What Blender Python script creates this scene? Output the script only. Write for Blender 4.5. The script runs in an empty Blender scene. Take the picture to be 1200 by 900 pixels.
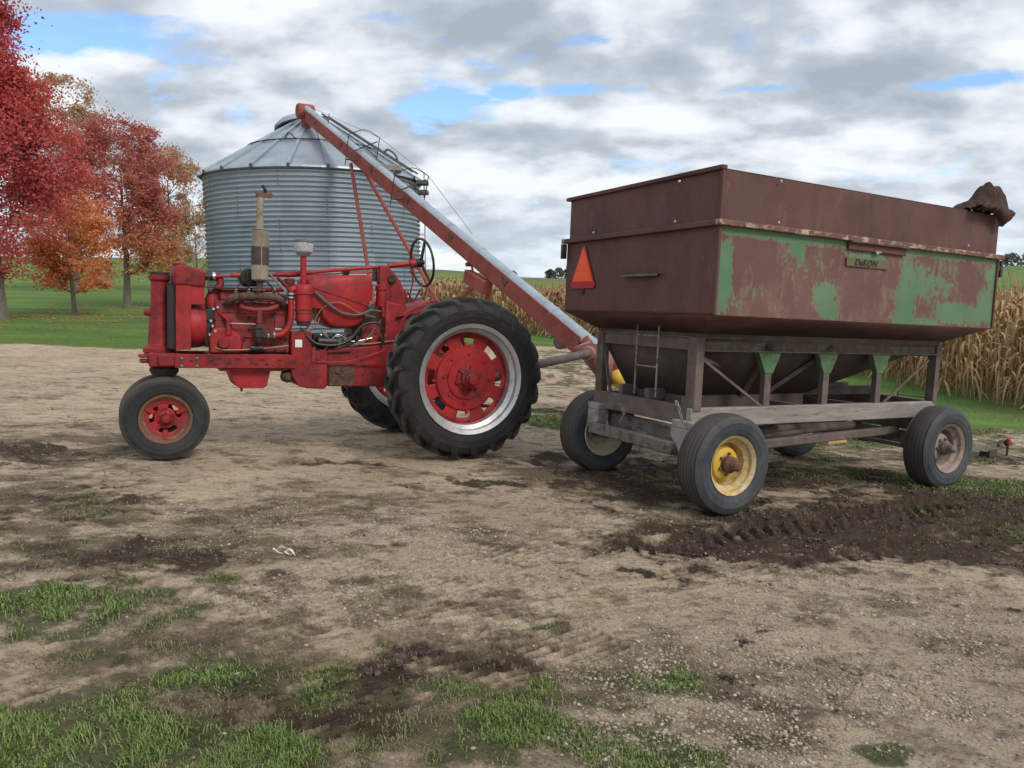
import bpy, bmesh, math, random
import numpy as np
from mathutils import Vector, Matrix, noise as mnoise
R=math.radians; PI=math.pi
random.seed(7); rng=np.random.default_rng(11)
sc=bpy.context.scene; COL=sc.collection
# ---------------------------------------------------------------- camera model (photo pixels, 1200x900)
FPX=880.0; HY=335.0; TH=math.atan((450-HY)/FPX); CT,ST=math.cos(TH),math.sin(TH); CZ=1.38
NP=Vector((0.0401,0.0399,0.9984)).normalized()      # slope of the yard
def ray(px,py):
    x=(px-600)/FPX; u=-(py-450)/FPX
    return Vector((x,CT+u*ST,-ST+u*CT))
def at(px,py,Y):
    d=ray(px,py); return Vector((0,0,CZ))+d*(Y/d.y)
def onyard(px,py):
    d=ray(px,py); t=-CZ*NP.z/(NP.dot(d)); return Vector((0,0,CZ))+d*t
def yardz(x,y): return -(NP.x*x+NP.y*y)/NP.z
# ---------------------------------------------------------------- terrain
PXK=np.array([-400,-100,250,500,660,1000,1300,1700],float)
DK=np.array([26,40,70,130,260,600,1500],float)
ROW=np.array([[378,355,328,303,305,318,325],
              [372,350,325,301,304,318,325],
              [375,352,328,303,305,320,325],
              [395,372,352,340,316,322,327],
              [405,385,362,348,328,326,328],
              [425,395,365,348,318,322,326],
              [430,395,365,345,309,316,322],
              [430,395,365,345,309,316,322]],float)
def terrain(x,y):
    x=np.asarray(x,float); y=np.asarray(y,float)
    pl=-(NP.x*x+NP.y*y)/NP.z
    ys=np.maximum(y,5.0)
    px=np.clip(600+FPX*x/ys,-399,1699); D=np.clip(ys,26,1499)
    i=np.clip(np.searchsorted(PXK,px)-1,0,len(PXK)-2); u=(px-PXK[i])/(PXK[i+1]-PXK[i]); u=u*u*(3-2*u)
    j=np.clip(np.searchsorted(DK,D)-1,0,len(DK)-2); v=(np.log(D)-np.log(DK[j]))/(np.log(DK[j+1])-np.log(DK[j])); 
    row=(ROW[i,j]*(1-u)+ROW[i+1,j]*u)*(1-v)+(ROW[i,j+1]*(1-u)+ROW[i+1,j+1]*u)*v
    far=CZ-(row-HY)/FPX*ys
    w=np.clip((y-14)/(26-14),0,1); w=w*w*(3-2*w)
    plc=np.maximum(pl,-3.2)
    return plc*(1-w)+far*w
def tz(x,y): return float(terrain(x,y))
def hashn(ix,iy,s):
    h=(ix*374761393+iy*668265263+s*974634777)&0xffffffff
    h=((h^(h>>13))*1274126177)&0xffffffff
    return ((h^(h>>16))&0xffff)/65535.0
def vnoise(x,y,s=0):
    ix=np.floor(x).astype(np.int64); iy=np.floor(y).astype(np.int64); fx=x-ix; fy=y-iy
    fx=fx*fx*(3-2*fx); fy=fy*fy*(3-2*fy)
    a=hashn(ix,iy,s); b=hashn(ix+1,iy,s); c=hashn(ix,iy+1,s); d=hashn(ix+1,iy+1,s)
    return (a*(1-fx)+b*fx)*(1-fy)+(c*(1-fx)+d*fx)*fy
def fbm(x,y,o=4,s=0,g=.5):
    t=0;a=1;n=0
    for k in range(o):
        t=t+a*vnoise(x*2**k+17.3*k,y*2**k-9.1*k,s+k); n+=a; a*=g
    return t/n
# ---------------------------------------------------------------- materials
def newmat(name):
    m=bpy.data.materials.new(name); m.use_nodes=True; nt=m.node_tree
    return m,nt,nt.nodes['Principled BSDF']
class N:
    def __init__(s,nt): s.nt=nt
    def new(s,t,**kw):
        n=s.nt.nodes.new(t)
        for k,v in kw.items():
            if k in n.inputs.keys(): n.inputs[k].default_value=v
            else: setattr(n,k,v)
        return n
    def lk(s,a,b): s.nt.links.new(a,b)
    def coord(s,scale=(1,1,1),kind='Object'):
        t=s.new('ShaderNodeTexCoord'); m=s.new('ShaderNodeMapping'); m.inputs['Scale'].default_value=scale
        s.lk(t.outputs[kind],m.inputs[0]); return m.outputs[0]
    def noise(s,vec,scale,detail=6,rough=.6,dist=0):
        n=s.new('ShaderNodeTexNoise'); n.inputs['Scale'].default_value=scale; n.inputs['Detail'].default_value=detail
        n.inputs['Roughness'].default_value=rough; n.inputs['Distortion'].default_value=dist; s.lk(vec,n.inputs['Vector']); return n.outputs['Fac']
    def ramp(s,fac,a,b,ca=(0,0,0,1),cb=(1,1,1,1)):
        r=s.new('ShaderNodeValToRGB'); e=r.color_ramp.elements; e[0].position=a; e[1].position=b; e[0].color=ca; e[1].color=cb
        s.lk(fac,r.inputs[0]); return r.outputs[0]
    def mix(s,fac,a,b):
        m=s.new('ShaderNodeMix',data_type='RGBA')
        for k,v in ((0,fac),(6,a),(7,b)):
            if hasattr(v,'is_linked'): s.lk(v,m.inputs[k])
            else: m.inputs[k].default_value=v if k==0 else c4(v)
        return m.outputs[2]
    def math(s,op,a,b=0):
        m=s.new('ShaderNodeMath',operation=op)
        for k,v in ((0,a),(1,b)):
            if hasattr(v,'is_linked'): s.lk(v,m.inputs[k])
            else: m.inputs[k].default_value=v
        return m.outputs[0]
    def bump(s,h,bsdf,strength=.3,dist=.01):
        b=s.new('ShaderNodeBump'); b.inputs['Strength'].default_value=strength; b.inputs['Distance'].default_value=dist
        s.lk(h,b.inputs['Height']); s.lk(b.outputs[0],bsdf.inputs['Normal'])
def c4(c): return (c[0],c[1],c[2],1)
def paint(name,base,worn,amt=.42,dirt=(.05,.04,.03),dirtamt=.45,rough=.45,metal=0,scale=3.0,fade=None,stretch=(1,1,1),streak=None,spec=.5):
    """painted or bare metal with worn-through patches, grime and small chips"""
    m,nt,b=newmat(name); n=N(nt); v=n.coord(stretch)
    big=n.noise(v,scale,5,.6); fine=n.noise(v,scale*9,6,.7,.3); mid=n.noise(v,scale*2.7,6,.65)
    fade=fade or tuple(min(1,k*1.35+.02) for k in base)
    c=n.mix(n.ramp(big,.3,.7),base,fade)
    w=n.ramp(n.math('ADD',n.math('MULTIPLY',mid,.55),n.math('MULTIPLY',fine,.45)),1-amt-.04,1-amt+.03)
    c=n.mix(w,c,worn)
    d=n.ramp(n.noise(v,scale*1.6,7,.7),1-dirtamt-.12,1-dirtamt+.2); d=n.math('MULTIPLY',d,.75)
    c=n.mix(d,c,dirt)
    n.lk(c,b.inputs['Base Color']); b.inputs['Metallic'].default_value=metal
    b.inputs['Specular IOR Level'].default_value=spec
    if streak: c=n.mix(n.math('MULTIPLY',n.ramp(n.noise(n.coord((1,1,.09)),9,7,.75),.53,.68),.55),c,streak); c=n.mix(n.math('MULTIPLY',n.ramp(n.noise(n.coord((1,1,.8)),16,9,.8),.60,.66),.5),c,tuple(k*1.5 for k in streak))
    c=n.mix(n.math('MULTIPLY',n.ramp(n.noise(v,scale*.8,8,.75,.8),.52,.68),.38),c,tuple(k*.55+.035 for k in base)); n.lk(c,b.inputs['Base Color'])
    r=n.math('ADD',n.math('MULTIPLY',fine,.35),rough-.10); r=n.math('ADD',r,n.math('MULTIPLY',d,.25)); n.lk(r,b.inputs['Roughness'])
    n.bump(n.math('ADD',fine,n.math('MULTIPLY',w,-.6)),b,.25,.004)
    return m
def plain(name,col,rough=.6,metal=0,var=.25,scale=8,bump=.2):
    m,nt,b=newmat(name); n=N(nt); v=n.coord()
    f=n.noise(v,scale,6,.65)
    c=n.mix(n.ramp(f,.3,.7),tuple(k*(1-var) for k in col),tuple(min(1,k*(1+var)) for k in col))
    n.lk(c,b.inputs['Base Color']); b.inputs['Roughness'].default_value=rough; b.inputs['Metallic'].default_value=metal
    if bump: n.bump(f,b,bump,.005)
    return m
M={}
M['red']=paint('tractor_red',(.265,.010,.014),(.085,.026,.018),.43,(.030,.013,.011),.49,.45,fade=(.40,.030,.036),scale=4,spec=.35)
M['redclean']=paint('tractor_red_bright',(.34,.010,.013),(.10,.03,.02),.39,(.040,.015,.012),.46,.42,fade=(.46,.030,.034),scale=3.5,spec=.38)
M['redgrime']=paint('greasy_red',(.24,.016,.022),(.06,.028,.022),.44,(.026,.016,.014),.45,.5,fade=(.32,.03,.035),scale=6)
M['grease']=plain('black_grease',(.018,.016,.015),.45,0,.4,20)
M['black']=plain('black_rubber_hose',(.014,.014,.015),.5)
M['wiregrey']=plain('grey_hose',(.09,.10,.10),.6)
M['copper']=plain('copper_wire',(.30,.17,.09),.5)
M['muffler']=paint('heat_stained_muffler',(.34,.295,.225),(.16,.10,.06),.42,(.08,.05,.035),.45,.6,.2,scale=3,fade=(.46,.41,.32),stretch=(1,1,.5))
M['soot']=paint('sooty_steel',(.06,.045,.038),(.12,.06,.035),.4,(.015,.012,.01),.5,.75)
M['manifold']=paint('rusty_manifold',(.12,.060,.040),(.035,.025,.022),.45,(.03,.02,.015),.5,.8,scale=8)
M['glassy']=plain('cloudy_plastic',(.34,.35,.38),.3,0,.3,30)
M['chrome']=plain('clamp_steel',(.55,.55,.54),.35,.85,.15)
M['dullrod']=plain('dull_rod',(.28,.24,.22),.5,.3,.3)
M['green2']=paint('gusset_green',(.060,.150,.062),(.11,.07,.05),.44,(.06,.045,.035),.38,.65,fade=(.10,.20,.10),scale=6)
M['creamyellow']=paint('faded_yellow_rim',(.56,.44,.22),(.52,.33,.07),.46,(.26,.16,.07),.38,.55,scale=5,fade=(.62,.52,.32))
M['silver']=paint('galvanised_rim',(.50,.51,.52),(.25,.24,.23),.36,(.14,.12,.10),.36,.38,.75,scale=4)
M['green']=plain('green_bolt',(.07,.22,.12),.5)
M['rusty']=paint('rusty_iron',(.13,.055,.035),(.20,.10,.055),.45,(.04,.025,.02),.45,.85,scale=10)
M['rustyrim']=paint('red_rusty_rim',(.17,.085,.060),(.34,.27,.20),.40,(.09,.030,.022),.44,.75,fade=(.22,.10,.065),scale=4)
M['yellow']=paint('yellow_rim',(.62,.40,.035),(.32,.17,.05),.36,(.20,.10,.03),.35,.5,scale=6,fade=(.66,.48,.10))
M['cream']=paint('cream_rim',(.55,.48,.34),(.30,.20,.10),.38,(.20,.13,.07),.38,.6,scale=6)
M['pinkrim']=paint('dusty_pink_rim',(.28,.215,.185),(.17,.105,.08),.42,(.16,.10,.075),.45,.75,scale=6)
M['white']=plain('white_mark',(.75,.75,.72),.5)
M['maroon']=paint('maroon_primer',(.098,.040,.033),(.17,.070,.050),.40,(.048,.027,.022),.42,.55,fade=(.135,.056,.047),scale=1.8,stretch=(1,1,.6),streak=(.060,.038,.034))
M['maroondk']=paint('maroon_hopper',(.090,.030,.024),(.13,.05,.035),.36,(.035,.022,.018),.45,.7,scale=1.6)
M['brownsteel']=paint('brown_frame_steel',(.120,.090,.078),(.165,.125,.10),.42,(.05,.04,.035),.45,.7,scale=4)
M['greyframe']=paint('dusty_grey_steel',(.165,.148,.132),(.11,.075,.055),.44,(.07,.055,.045),.45,.8,scale=4)
M['greenframe']=paint('faded_green_steel',(.085,.125,.075),(.12,.07,.055),.52,(.06,.05,.04),.42,.7,scale=5)
M['sill']=paint('weathered_pale_beam',(.36,.33,.30),(.22,.17,.13),.38,(.16,.13,.10),.42,.85,scale=3,stretch=(.5,4,4))
M['orange']=plain('orange_reflector',(.95,.10,.022),.45,0,.06,10,0); M['redborder']=plain('red_reflective_border',(.42,.012,.02),.35,0,.15,10,0)
M['galv']=None
M['augerred']=paint('auger_red',(.24,.042,.034),(.16,.08,.06),.38,(.10,.045,.035),.42,.6,fade=(.34,.080,.062),scale=2.5)
M['pinkred']=paint('sunfaded_pink_red',(.27,.125,.125),(.22,.12,.10),.4,(.14,.08,.07),.40,.7,scale=4)
M['tubegalv']=paint('auger_tube_steel',(.36,.41,.46),(.27,.29,.31),.38,(.20,.21,.22),.38,.45,.5,scale=2)
M['wood']=plain('pale_wood',(.55,.34,.16),.8,0,.2,14)
M['cloth']=plain('brown_canvas',(.052,.030,.021),.95,0,.35,9,.6)
M['clothlining']=plain('grey_brown_lining',(.13,.10,.085),.95,0,.3,12,.5)
M['steelrod']=paint('thin_steel',(.20,.18,.16),(.12,.08,.06),.45,(.08,.06,.05),.4,.7)
# rubber: dusty dark rubber
def rubber(name,col,dust,amt,lo=9,hi=9.1,ringc=None):
    """dusty rubber; the tread beyond radius lo..hi carries more dried dirt"""
    m,nt,b=newmat(name); n=N(nt); v=n.coord(); f=n.noise(v,5,7,.65); g=n.noise(v,28,5,.7); k=n.noise(n.coord((1,1,1)),11,8,.75,.6)
    t=n.new('ShaderNodeTexCoord'); sx=n.new('ShaderNodeSeparateXYZ'); n.lk(t.outputs['Object'],sx.inputs[0])
    r=n.math('SQRT',n.math('ADD',n.math('MULTIPLY',sx.outputs[0],sx.outputs[0]),n.math('MULTIPLY',sx.outputs[2],sx.outputs[2])))
    c=n.mix(n.ramp(f,1-amt-.15,1-amt+.25),col,dust); c=n.mix(n.math('MULTIPLY',n.ramp(g,.55,.75),.35),c,dust); c=n.mix(n.math('MULTIPLY',n.ramp(k,.52,.66),.55),c,tuple(q*.55 for q in col))
    if ringc: c=n.mix(n.math('MULTIPLY',n.ramp(n.math('SUBTRACT',n.math('ADD',r,n.math('MULTIPLY',n.math('SUBTRACT',f,.5),.05)),lo),0,hi-lo),.8),c,ringc)
    n.lk(c,b.inputs['Base Color']); b.inputs['Roughness'].default_value=.72; n.bump(n.math('ADD',g,k),b,.3,.003); return m
M['tyre']=rubber('rear_tyre_rubber',(.012,.013,.014),(.040,.040,.038),.40,.735,.765,(.078,.072,.062))
M['tyrefront']=rubber('front_tyre_rubber',(.015,.017,.019),(.050,.053,.056),.40,.325,.36,(.075,.060,.045))
M['tyregrey']=rubber('greyed_tyre_rubber',(.036,.043,.051),(.095,.100,.102),.47,.335,.365,(.070,.060,.050))
# ---------------------------------------------------------------- mesh builder
def basis(d,up=Vector((0,0,1))):
    d=Vector(d).normalized()
    if abs(d.dot(up))>.97: up=Vector((1,0,0))
    s=d.cross(up).normalized(); u=s.cross(d).normalized(); return d,s,u
class MB:
    def __init__(s): s.v=[]; s.f=[]; s.m=[]; s.mi=0
    def add(s,vs,fs):
        o=len(s.v); s.v+= [tuple(v) for v in vs]; s.f+=[tuple(i+o for i in f) for f in fs]; s.m+=[s.mi]*len(fs); return s
    def box(s,a,b):
        x0,x1=sorted((a[0],b[0]));y0,y1=sorted((a[1],b[1]));z0,z1=sorted((a[2],b[2]))
        return s.add([(x0,y0,z0),(x1,y0,z0),(x1,y1,z0),(x0,y1,z0),(x0,y0,z1),(x1,y0,z1),(x1,y1,z1),(x0,y1,z1)],
              [(0,3,2,1),(4,5,6,7),(0,1,5,4),(1,2,6,5),(2,3,7,6),(3,0,4,7)])
    def bar(s,p,q,w,h=None,up=Vector((0,0,1)),w2=None,h2=None):
        h=w if h is None else h; w2=w if w2 is None else w2; h2=h if h2 is None else h2
        p=Vector(p);q=Vector(q); d,sd,u=basis(q-p,up); vs=[]
        for c,ww,hh in ((p,w,h),(q,w2,h2)):
            for a,b in ((-1,-1),(1,-1),(1,1),(-1,1)): vs.append(c+sd*a*ww/2+u*b*hh/2)
        return s.add(vs,[(0,1,2,3),(7,6,5,4),(0,4,5,1),(1,5,6,2),(2,6,7,3),(3,7,4,0)])
    def tube(s,pts,r,n=12,r2=None,cap=True):
        pts=[Vector(p) for p in pts]; k=len(pts); vs=[];fs=[]; prev=None
        for i,p in enumerate(pts):
            d=(pts[min(i+1,k-1)]-pts[max(i-1,0)]).normalized()
            if prev is None: _,sd,u=basis(d)
            else:
                sd=(prev-d*prev.dot(d)).normalized(); u=sd.cross(d).normalized()
            prev=sd
            rr=r[i] if isinstance(r,(list,tuple)) else (r if r2 is None else r+(r2-r)*i/(k-1))
            for j in range(n):
                a=2*PI*j/n; vs.append(p+(sd*math.cos(a)+u*math.sin(a))*rr)
        for i in range(k-1):
            for j in range(n):
                j2=(j+1)%n; fs.append((i*n+j,i*n+j2,(i+1)*n+j2,(i+1)*n+j))
        if cap: fs.append(tuple(range(n-1,-1,-1))); fs.append(tuple(range((k-1)*n,k*n)))
        return s.add(vs,fs)
    def lathe(s,prof,c=(0,0,0),axis=(0,0,1),n=32,closed=False):
        """prof: (radius, offset along the axis)"""
        c=Vector(c); d,sd,u=basis(axis); vs=[];fs=[]
        for r,o in prof:
            for j in range(n):
                a=2*PI*j/n; vs.append(c+d*o+(sd*math.cos(a)+u*math.sin(a))*max(r,1e-4))
        k=len(prof)
        for i in range(k if closed else k-1):
            i2=(i+1)%k
            for j in range(n):
                j2=(j+1)%n; fs.append((i*n+j,i*n+j2,i2*n+j2,i2*n+j))
        return s.add(vs,fs)
    def prism(s,outline,a,b):
        """outline: list of points; a->b extrusion vector pair added to each"""
        a=Vector(a);b=Vector(b);n=len(outline); o=[Vector(p) for p in outline]
        return s.add([p+a for p in o]+[p+b for p in o],[tuple(range(n)),tuple(range(2*n-1,n-1,-1))]+[(i,i+n,(i+1)%n+n,(i+1)%n) for i in range(n)])
    def build(s,name,mats,parent=None,bevel=0,smooth=True,angle=35,solid=0,recalc=True):
        me=bpy.data.meshes.new(name); me.from_pydata(s.v,[],s.f)
        if not isinstance(mats,(list,tuple)): mats=[mats]
        for m in mats: me.materials.append(M[m] if isinstance(m,str) else m)
        if len(mats)>1: me.polygons.foreach_set('material_index',s.m)
        if recalc:
            bm=bmesh.new(); bm.from_mesh(me); bmesh.ops.recalc_face_normals(bm,faces=bm.faces); bm.to_mesh(me); bm.free()
        if smooth:
            me.shade_smooth(); me.set_sharp_from_angle(angle=R(angle))
        me.update()
        o=bpy.data.objects.new(name,me); COL.objects.link(o)
        if parent is not None: o.parent=parent
        if solid:
            q=o.modifiers.new('solid','SOLIDIFY'); q.thickness=solid; q.offset=0
        if bevel:
            q=o.modifiers.new('bevel','BEVEL'); q.width=bevel; q.segments=2; q.limit_method='ANGLE'; q.angle_limit=R(40)
        return o
def arrays(name,V,F,mats,attr=None,smooth=False,parent=None,matidx=None):
    """fast mesh from numpy arrays, F is (n,3) or (n,4)"""
    me=bpy.data.meshes.new(name); nf,k=F.shape
    me.vertices.add(len(V)); me.vertices.foreach_set('co',np.ascontiguousarray(V,np.float32).ravel())
    me.loops.add(nf*k); me.loops.foreach_set('vertex_index',np.ascontiguousarray(F,np.int32).ravel())
    me.polygons.add(nf); me.polygons.foreach_set('loop_start',np.arange(0,nf*k,k,dtype=np.int32))
    me.polygons.foreach_set('loop_total',np.full(nf,k,np.int32))
    if smooth: me.polygons.foreach_set('use_smooth',np.ones(nf,bool))
    for m in (mats if isinstance(mats,(list,tuple)) else [mats]): me.materials.append(M[m] if isinstance(m,str) else m)
    if matidx is not None: me.polygons.foreach_set('material_index',matidx)
    me.update(calc_edges=True)
    if attr is not None:
        for an,arr in attr.items():
            a=me.color_attributes.new(an,'FLOAT_COLOR','POINT')
            c=np.ones((len(V),4),np.float32); c[:,:arr.shape[1]]=arr; a.data.foreach_set('color',c.ravel())
    me.validate()
    o=bpy.data.objects.new(name,me); COL.objects.link(o)
    if parent is not None: o.parent=parent
    return o
def tag(o,label,cat,group=None):
    o['label']=label; o['category']=cat
    if group: o['group']=group
    return o
def empty(name,mat=None,loc=None,label=None,cat=None,group=None,parent=None):
    o=bpy.data.objects.new(name,None); o.empty_display_size=.2; COL.objects.link(o)
    if mat is not None: o.matrix_world=mat
    if loc is not None: o.location=loc
    if label: tag(o,label,cat,group)
    if parent is not None: o.parent=parent
    return o
def copy_tree(o,parent=None,keep=True):
    c=o.copy(); COL.objects.link(c)
    if parent is not None: c.parent=parent
    for ch in [k for k in o.children]: copy_tree(ch,c)
    return c
class Frame:
    """local axes of a machine standing on the sloping yard; reads measured photo points on a chosen local plane"""
    def __init__(s,origin,az):
        f=Vector((math.cos(az),math.sin(az),0)); f=(f-NP*f.dot(NP)).normalized(); l=NP.cross(f).normalized()
        s.m=Matrix((f,l,NP)).transposed().to_4x4(); s.m.translation=Vector((origin[0],origin[1],yardz(*origin[:2])))
        s.i=s.m.inverted(); s.c=s.i@Vector((0,0,CZ))
    def at(s,px,py,axis,val):
        d=(s.i.to_3x3()@ray(px,py)); t=(val-s.c[axis])/d[axis]; return s.c+d*t
# ---------------------------------------------------------------- patches of the yard (photo ellipse -> ground ellipse)
def patches(lst):
    out=[]
    for px,py,rx,ry,st in lst:
        c=onyard(px,py); a=onyard(px-rx,py); b=onyard(px+rx,py); t=onyard(px,py-ry*.9); u=onyard(px,py+ry*.9)
        out.append((c.x,c.y,(b-a).length/2,(t-u).length/2,st))
    return out
def patchval(pl,x,y):
    v=np.zeros_like(x)
    for cx,cy,rx,ry,st in pl:
        d=np.sqrt(((x-cx)/rx)**2+((y-cy)/ry)**2); v=np.maximum(v,st*np.clip(1.35-d*.85,0,1))
    return v
MUD_SHADE=patches([(990,622,210,26,1.2),(1130,602,130,28,1.3),(860,642,90,16,1.0),(1180,640,60,14,.4),(740,625,50,16,.8),(700,680,60,14,.5),(410,845,90,34,.95),(420,800,90,22,.85),(520,785,100,18,.6),
   (310,812,90,16,.5),(60,600,110,26,.55),(30,530,60,14,.75),(110,528,70,9,.6),(560,566,110,9,.55),(770,572,130,20,.95),(690,545,80,14,.9),(880,560,140,14,.85),  # besides mud, paints the front tyre's cast shadow and the shade beneath the wagon
   (170,655,190,22,.55),(330,640,80,14,.35),(330,590,90,12,.35),(420,540,90,9,.4),(620,545,70,7,.5),(1000,560,120,12,.7),(1150,535,60,8,.7),(560,860,220,26,.35),
   (860,840,60,20,.3),(820,790,16,8,.8),(690,680,22,9,.9),(770,668,18,8,.8),(650,683,16,6,.7),(883,739,9,4,1),(888,759,9,3,.9),(1150,712,26,6,.5),(720,770,60,20,.4)])
GRASS=patches([(70,700,150,34,1),(250,690,90,16,.45),(30,640,60,26,.55),(60,600,60,26,.4),(250,800,120,26,1),(60,840,200,34,.95),(110,885,260,40,1.1),(300,880,120,28,1),(150,760,180,24,.45),
   (470,765,26,9,.8),(480,800,60,18,.3),(560,825,130,26,.85),(660,875,190,36,.85),(720,790,80,26,.6),(500,860,80,24,.7),(620,745,40,8,.6),(1048,878,38,16,1),(30,900,200,40,1),(540,888,120,22,.7),(420,640,40,6,.3),
   (875,825,26,8,.5),(1150,485,150,18,1.4),(1020,508,110,18,1.1),(1000,556,110,9,.7),(1140,570,90,13,1.2),(1090,596,60,7,.4),(648,491,60,11,1.4),(600,495,30,6,.7),(880,520,140,16,.5),(760,530,60,12,.5),
   (1190,620,60,14,.55),(1190,655,40,12,.3),(450,592,70,6,.3),(350,600,50,6,.25),(1000,455,260,24,1),(1180,470,120,20,1)])
GRAV=patches([(700,780,80,40,1),(820,860,160,60,1),(1020,830,200,90,.85),(1000,690,160,50,.9),(900,720,140,60,.6),(600,640,200,50,.55),(700,600,180,30,.5),(1120,760,120,80,.7),(420,690,140,34,.5),
   (360,610,240,30,.5),(640,880,100,30,.5),(380,620,70,16,1),(240,640,100,14,.4),(300,500,260,26,.35),(930,650,60,9,.8),(560,700,200,40,.4)])
ORG=patches([(50,590,140,60,1),(170,655,260,34,1),(330,600,240,40,.65),(420,520,240,16,.45),(600,555,260,18,.6),(520,640,200,34,.45),(240,745,260,60,.7),(760,565,200,28,.8),(640,790,180,44,.9),(60,520,120,30,.9),
   (380,700,200,40,.6),(900,610,260,30,.8),(1020,545,200,30,.8),(900,800,140,40,.35),(1090,740,140,40,.4),(440,860,240,60,.9),(80,780,200,40,.8),(520,740,160,30,.6),(720,880,220,34,.8),(1180,660,100,20,.6),(880,540,200,20,.8)])
def orgmask(x,y):
    n1=fbm(x*1.9+3,y*2.6,6,121,.62); n2=fbm(x*8,y*12,4,133)
    wx=x+(fbm(x*1.3,y*1.3,5,13)-.5)*1.4; wy=y+(fbm(x*1.3,y*1.3,5,19)-.5)*1.4
    o=patchval(ORG,wx,wy); return np.clip(o*.9+(n1-.5)*2.4+(n2-.5)*.9-.12,0,1)*np.clip(.25+o*1.6,0,1)*(y<17)
def masks(x,y):
    x=np.asarray(x,float); y=np.asarray(y,float)
    wx=x+(fbm(x*1.7,y*1.7,5,3)-.5)*.9; wy=y+(fbm(x*1.7,y*1.7,5,9)-.5)*.9*np.clip(y/5,.5,3)
    mud_shade=patchval(MUD_SHADE,wx,wy); gr=patchval(GRASS,wx,wy); gv=patchval(GRAV,wx,wy)
    n1=fbm(x*2.3,y*2.3,5,21); n2=fbm(x*9,y*9,4,33)
    n3=fbm(x*4.2,y*6.5,5,27,.6); mud_shade=np.clip(mud_shade*1.25+(n1-.5)*1.2+(n2-.5)*.9+(n3-.5)*1.2-.15,0,1)*np.clip(mud_shade*2.0,0,1)+np.clip((n3-.52)*3.2+(n2-.5)*1.4,0,.38)*(y<15)
    gr=np.clip(gr*1.15+(n1-.5)*-1.0+(n2-.5)*1.4+(n3-.5)*-1.2-.2,0,1)*np.clip(gr*3,0,1)
    # the mown lawn beyond the drive
    ys=np.maximum(y,1.); px=600+FPX*x/ys
    e=np.interp(px,[-500,0,180,400,560,640,720,800,950,1100,1300],[17.6,17.6,17.9,19,21.5,24,24,19.5,13,11,10])
    lawn=np.clip((y+(fbm(x*1.2,y*1.2,4,5)-.5)*1.2-e)*2.2,0,1)
    gr=np.maximum(gr,lawn); mud_shade=mud_shade*(1-lawn)
    gv=np.clip(gv+(n1-.5)*.9,0,1)*(1-lawn)
    return mud_shade,gr,gv,lawn
TR=[]   # wheel tracks: polylines (photo points), width m, depth, lug pitch
def track(pts,w,dep,pitch,ribs=False): TR.append(([onyard(*p) for p in pts],w,dep,pitch,ribs))
track([(1240,575),(1060,602),(900,625),(760,650)],.42,.045,.13)
track([(1240,610),(1080,640),(960,668)],.36,.032,.12)
track([(150,905),(330,845),(520,795),(700,745)],.34,.032,.060,True)
track([(240,830),(400,790),(560,745)],.40,.016,.055,True)
track([(0,825),(230,745),(480,690),(760,610)],.60,.014,.055,True)
track([(0,790),(220,715),(440,660)],.42,.013,.055,True)
track([(0,448),(250,470),(450,500)],.30,.014,.12)
track([(500,730),(760,690),(1000,640)],.42,.014,.06,True)
track([(960,705),(1010,760),(960,830),(880,800)],.18,.014,.09)
def trackh(x,y):
    h=np.zeros_like(x)
    for pts,w,dep,pitch,ribs in TR:
        s0=0
        for a,b in zip(pts[:-1],pts[1:]):
            d=b-a; L=math.hypot(d.x,d.y); ux,uy=d.x/L,d.y/L
            rx,ry=x-a.x,y-a.y; s=rx*ux+ry*uy; t=-rx*uy+ry*ux
            t=t+(vnoise(x*1.3,y*1.3,77)-.5)*.12
            ins=(s>-.05)&(s<L+.05); q=np.abs(t)/(w/2)
            prof=np.where(q<1,-.50+.30*np.sign(np.cos(((s+s0)+np.abs(t)*.9+.08*vnoise(x*3,y*3,91))/pitch*2*PI))*np.clip(vnoise(x*2.1,y*2.1,93)*1.8-.3,0,1),np.clip(1.5-q,0,.5)*1.0)
            if ribs: prof=np.where(q<1,-.45+.55*np.cos(t/pitch*2*PI),np.clip(1.5-q,0,.5))
            prof=np.where(q<1.5,prof,0)*(.6+.8*vnoise(x*4,y*4,88))
            h=np.where(ins&(np.abs(prof*dep)>np.abs(h)),prof*dep,h); s0+=L
    return h
def ground_h(x,y):
    mud_shade,gr,gv,lawn=masks(x,y); z=terrain(x,y)
    near=np.clip((30-y)/20,0,1)
    th=trackh(x,y)*(y<12)
    z=z+(fbm(x*.8,y*.8,3,41)-.5)*.05*near*np.clip((np.hypot(x,y)-0)/3,0,1)
    z=z+((fbm(x*11,y*11,4,51,.6)-.5)*.024+(fbm(x*40,y*40,2,61)-.5)*.010)*near*(.35+1.9*mud_shade+.5*gr)
    z=z+th*(.55+.7*np.clip(mud_shade,0,1))*np.clip(1.25-gr,.3,1); mud_shade=np.clip(mud_shade+np.clip(-th-.004,0,.03)*16,0,1)  # groove bottoms painted darker, shade put into colour so tracks read deeper
    wy=np.exp(-(((y-(18.2))/2.2)**2))
    return z,mud_shade,gr,gv,lawn
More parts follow.
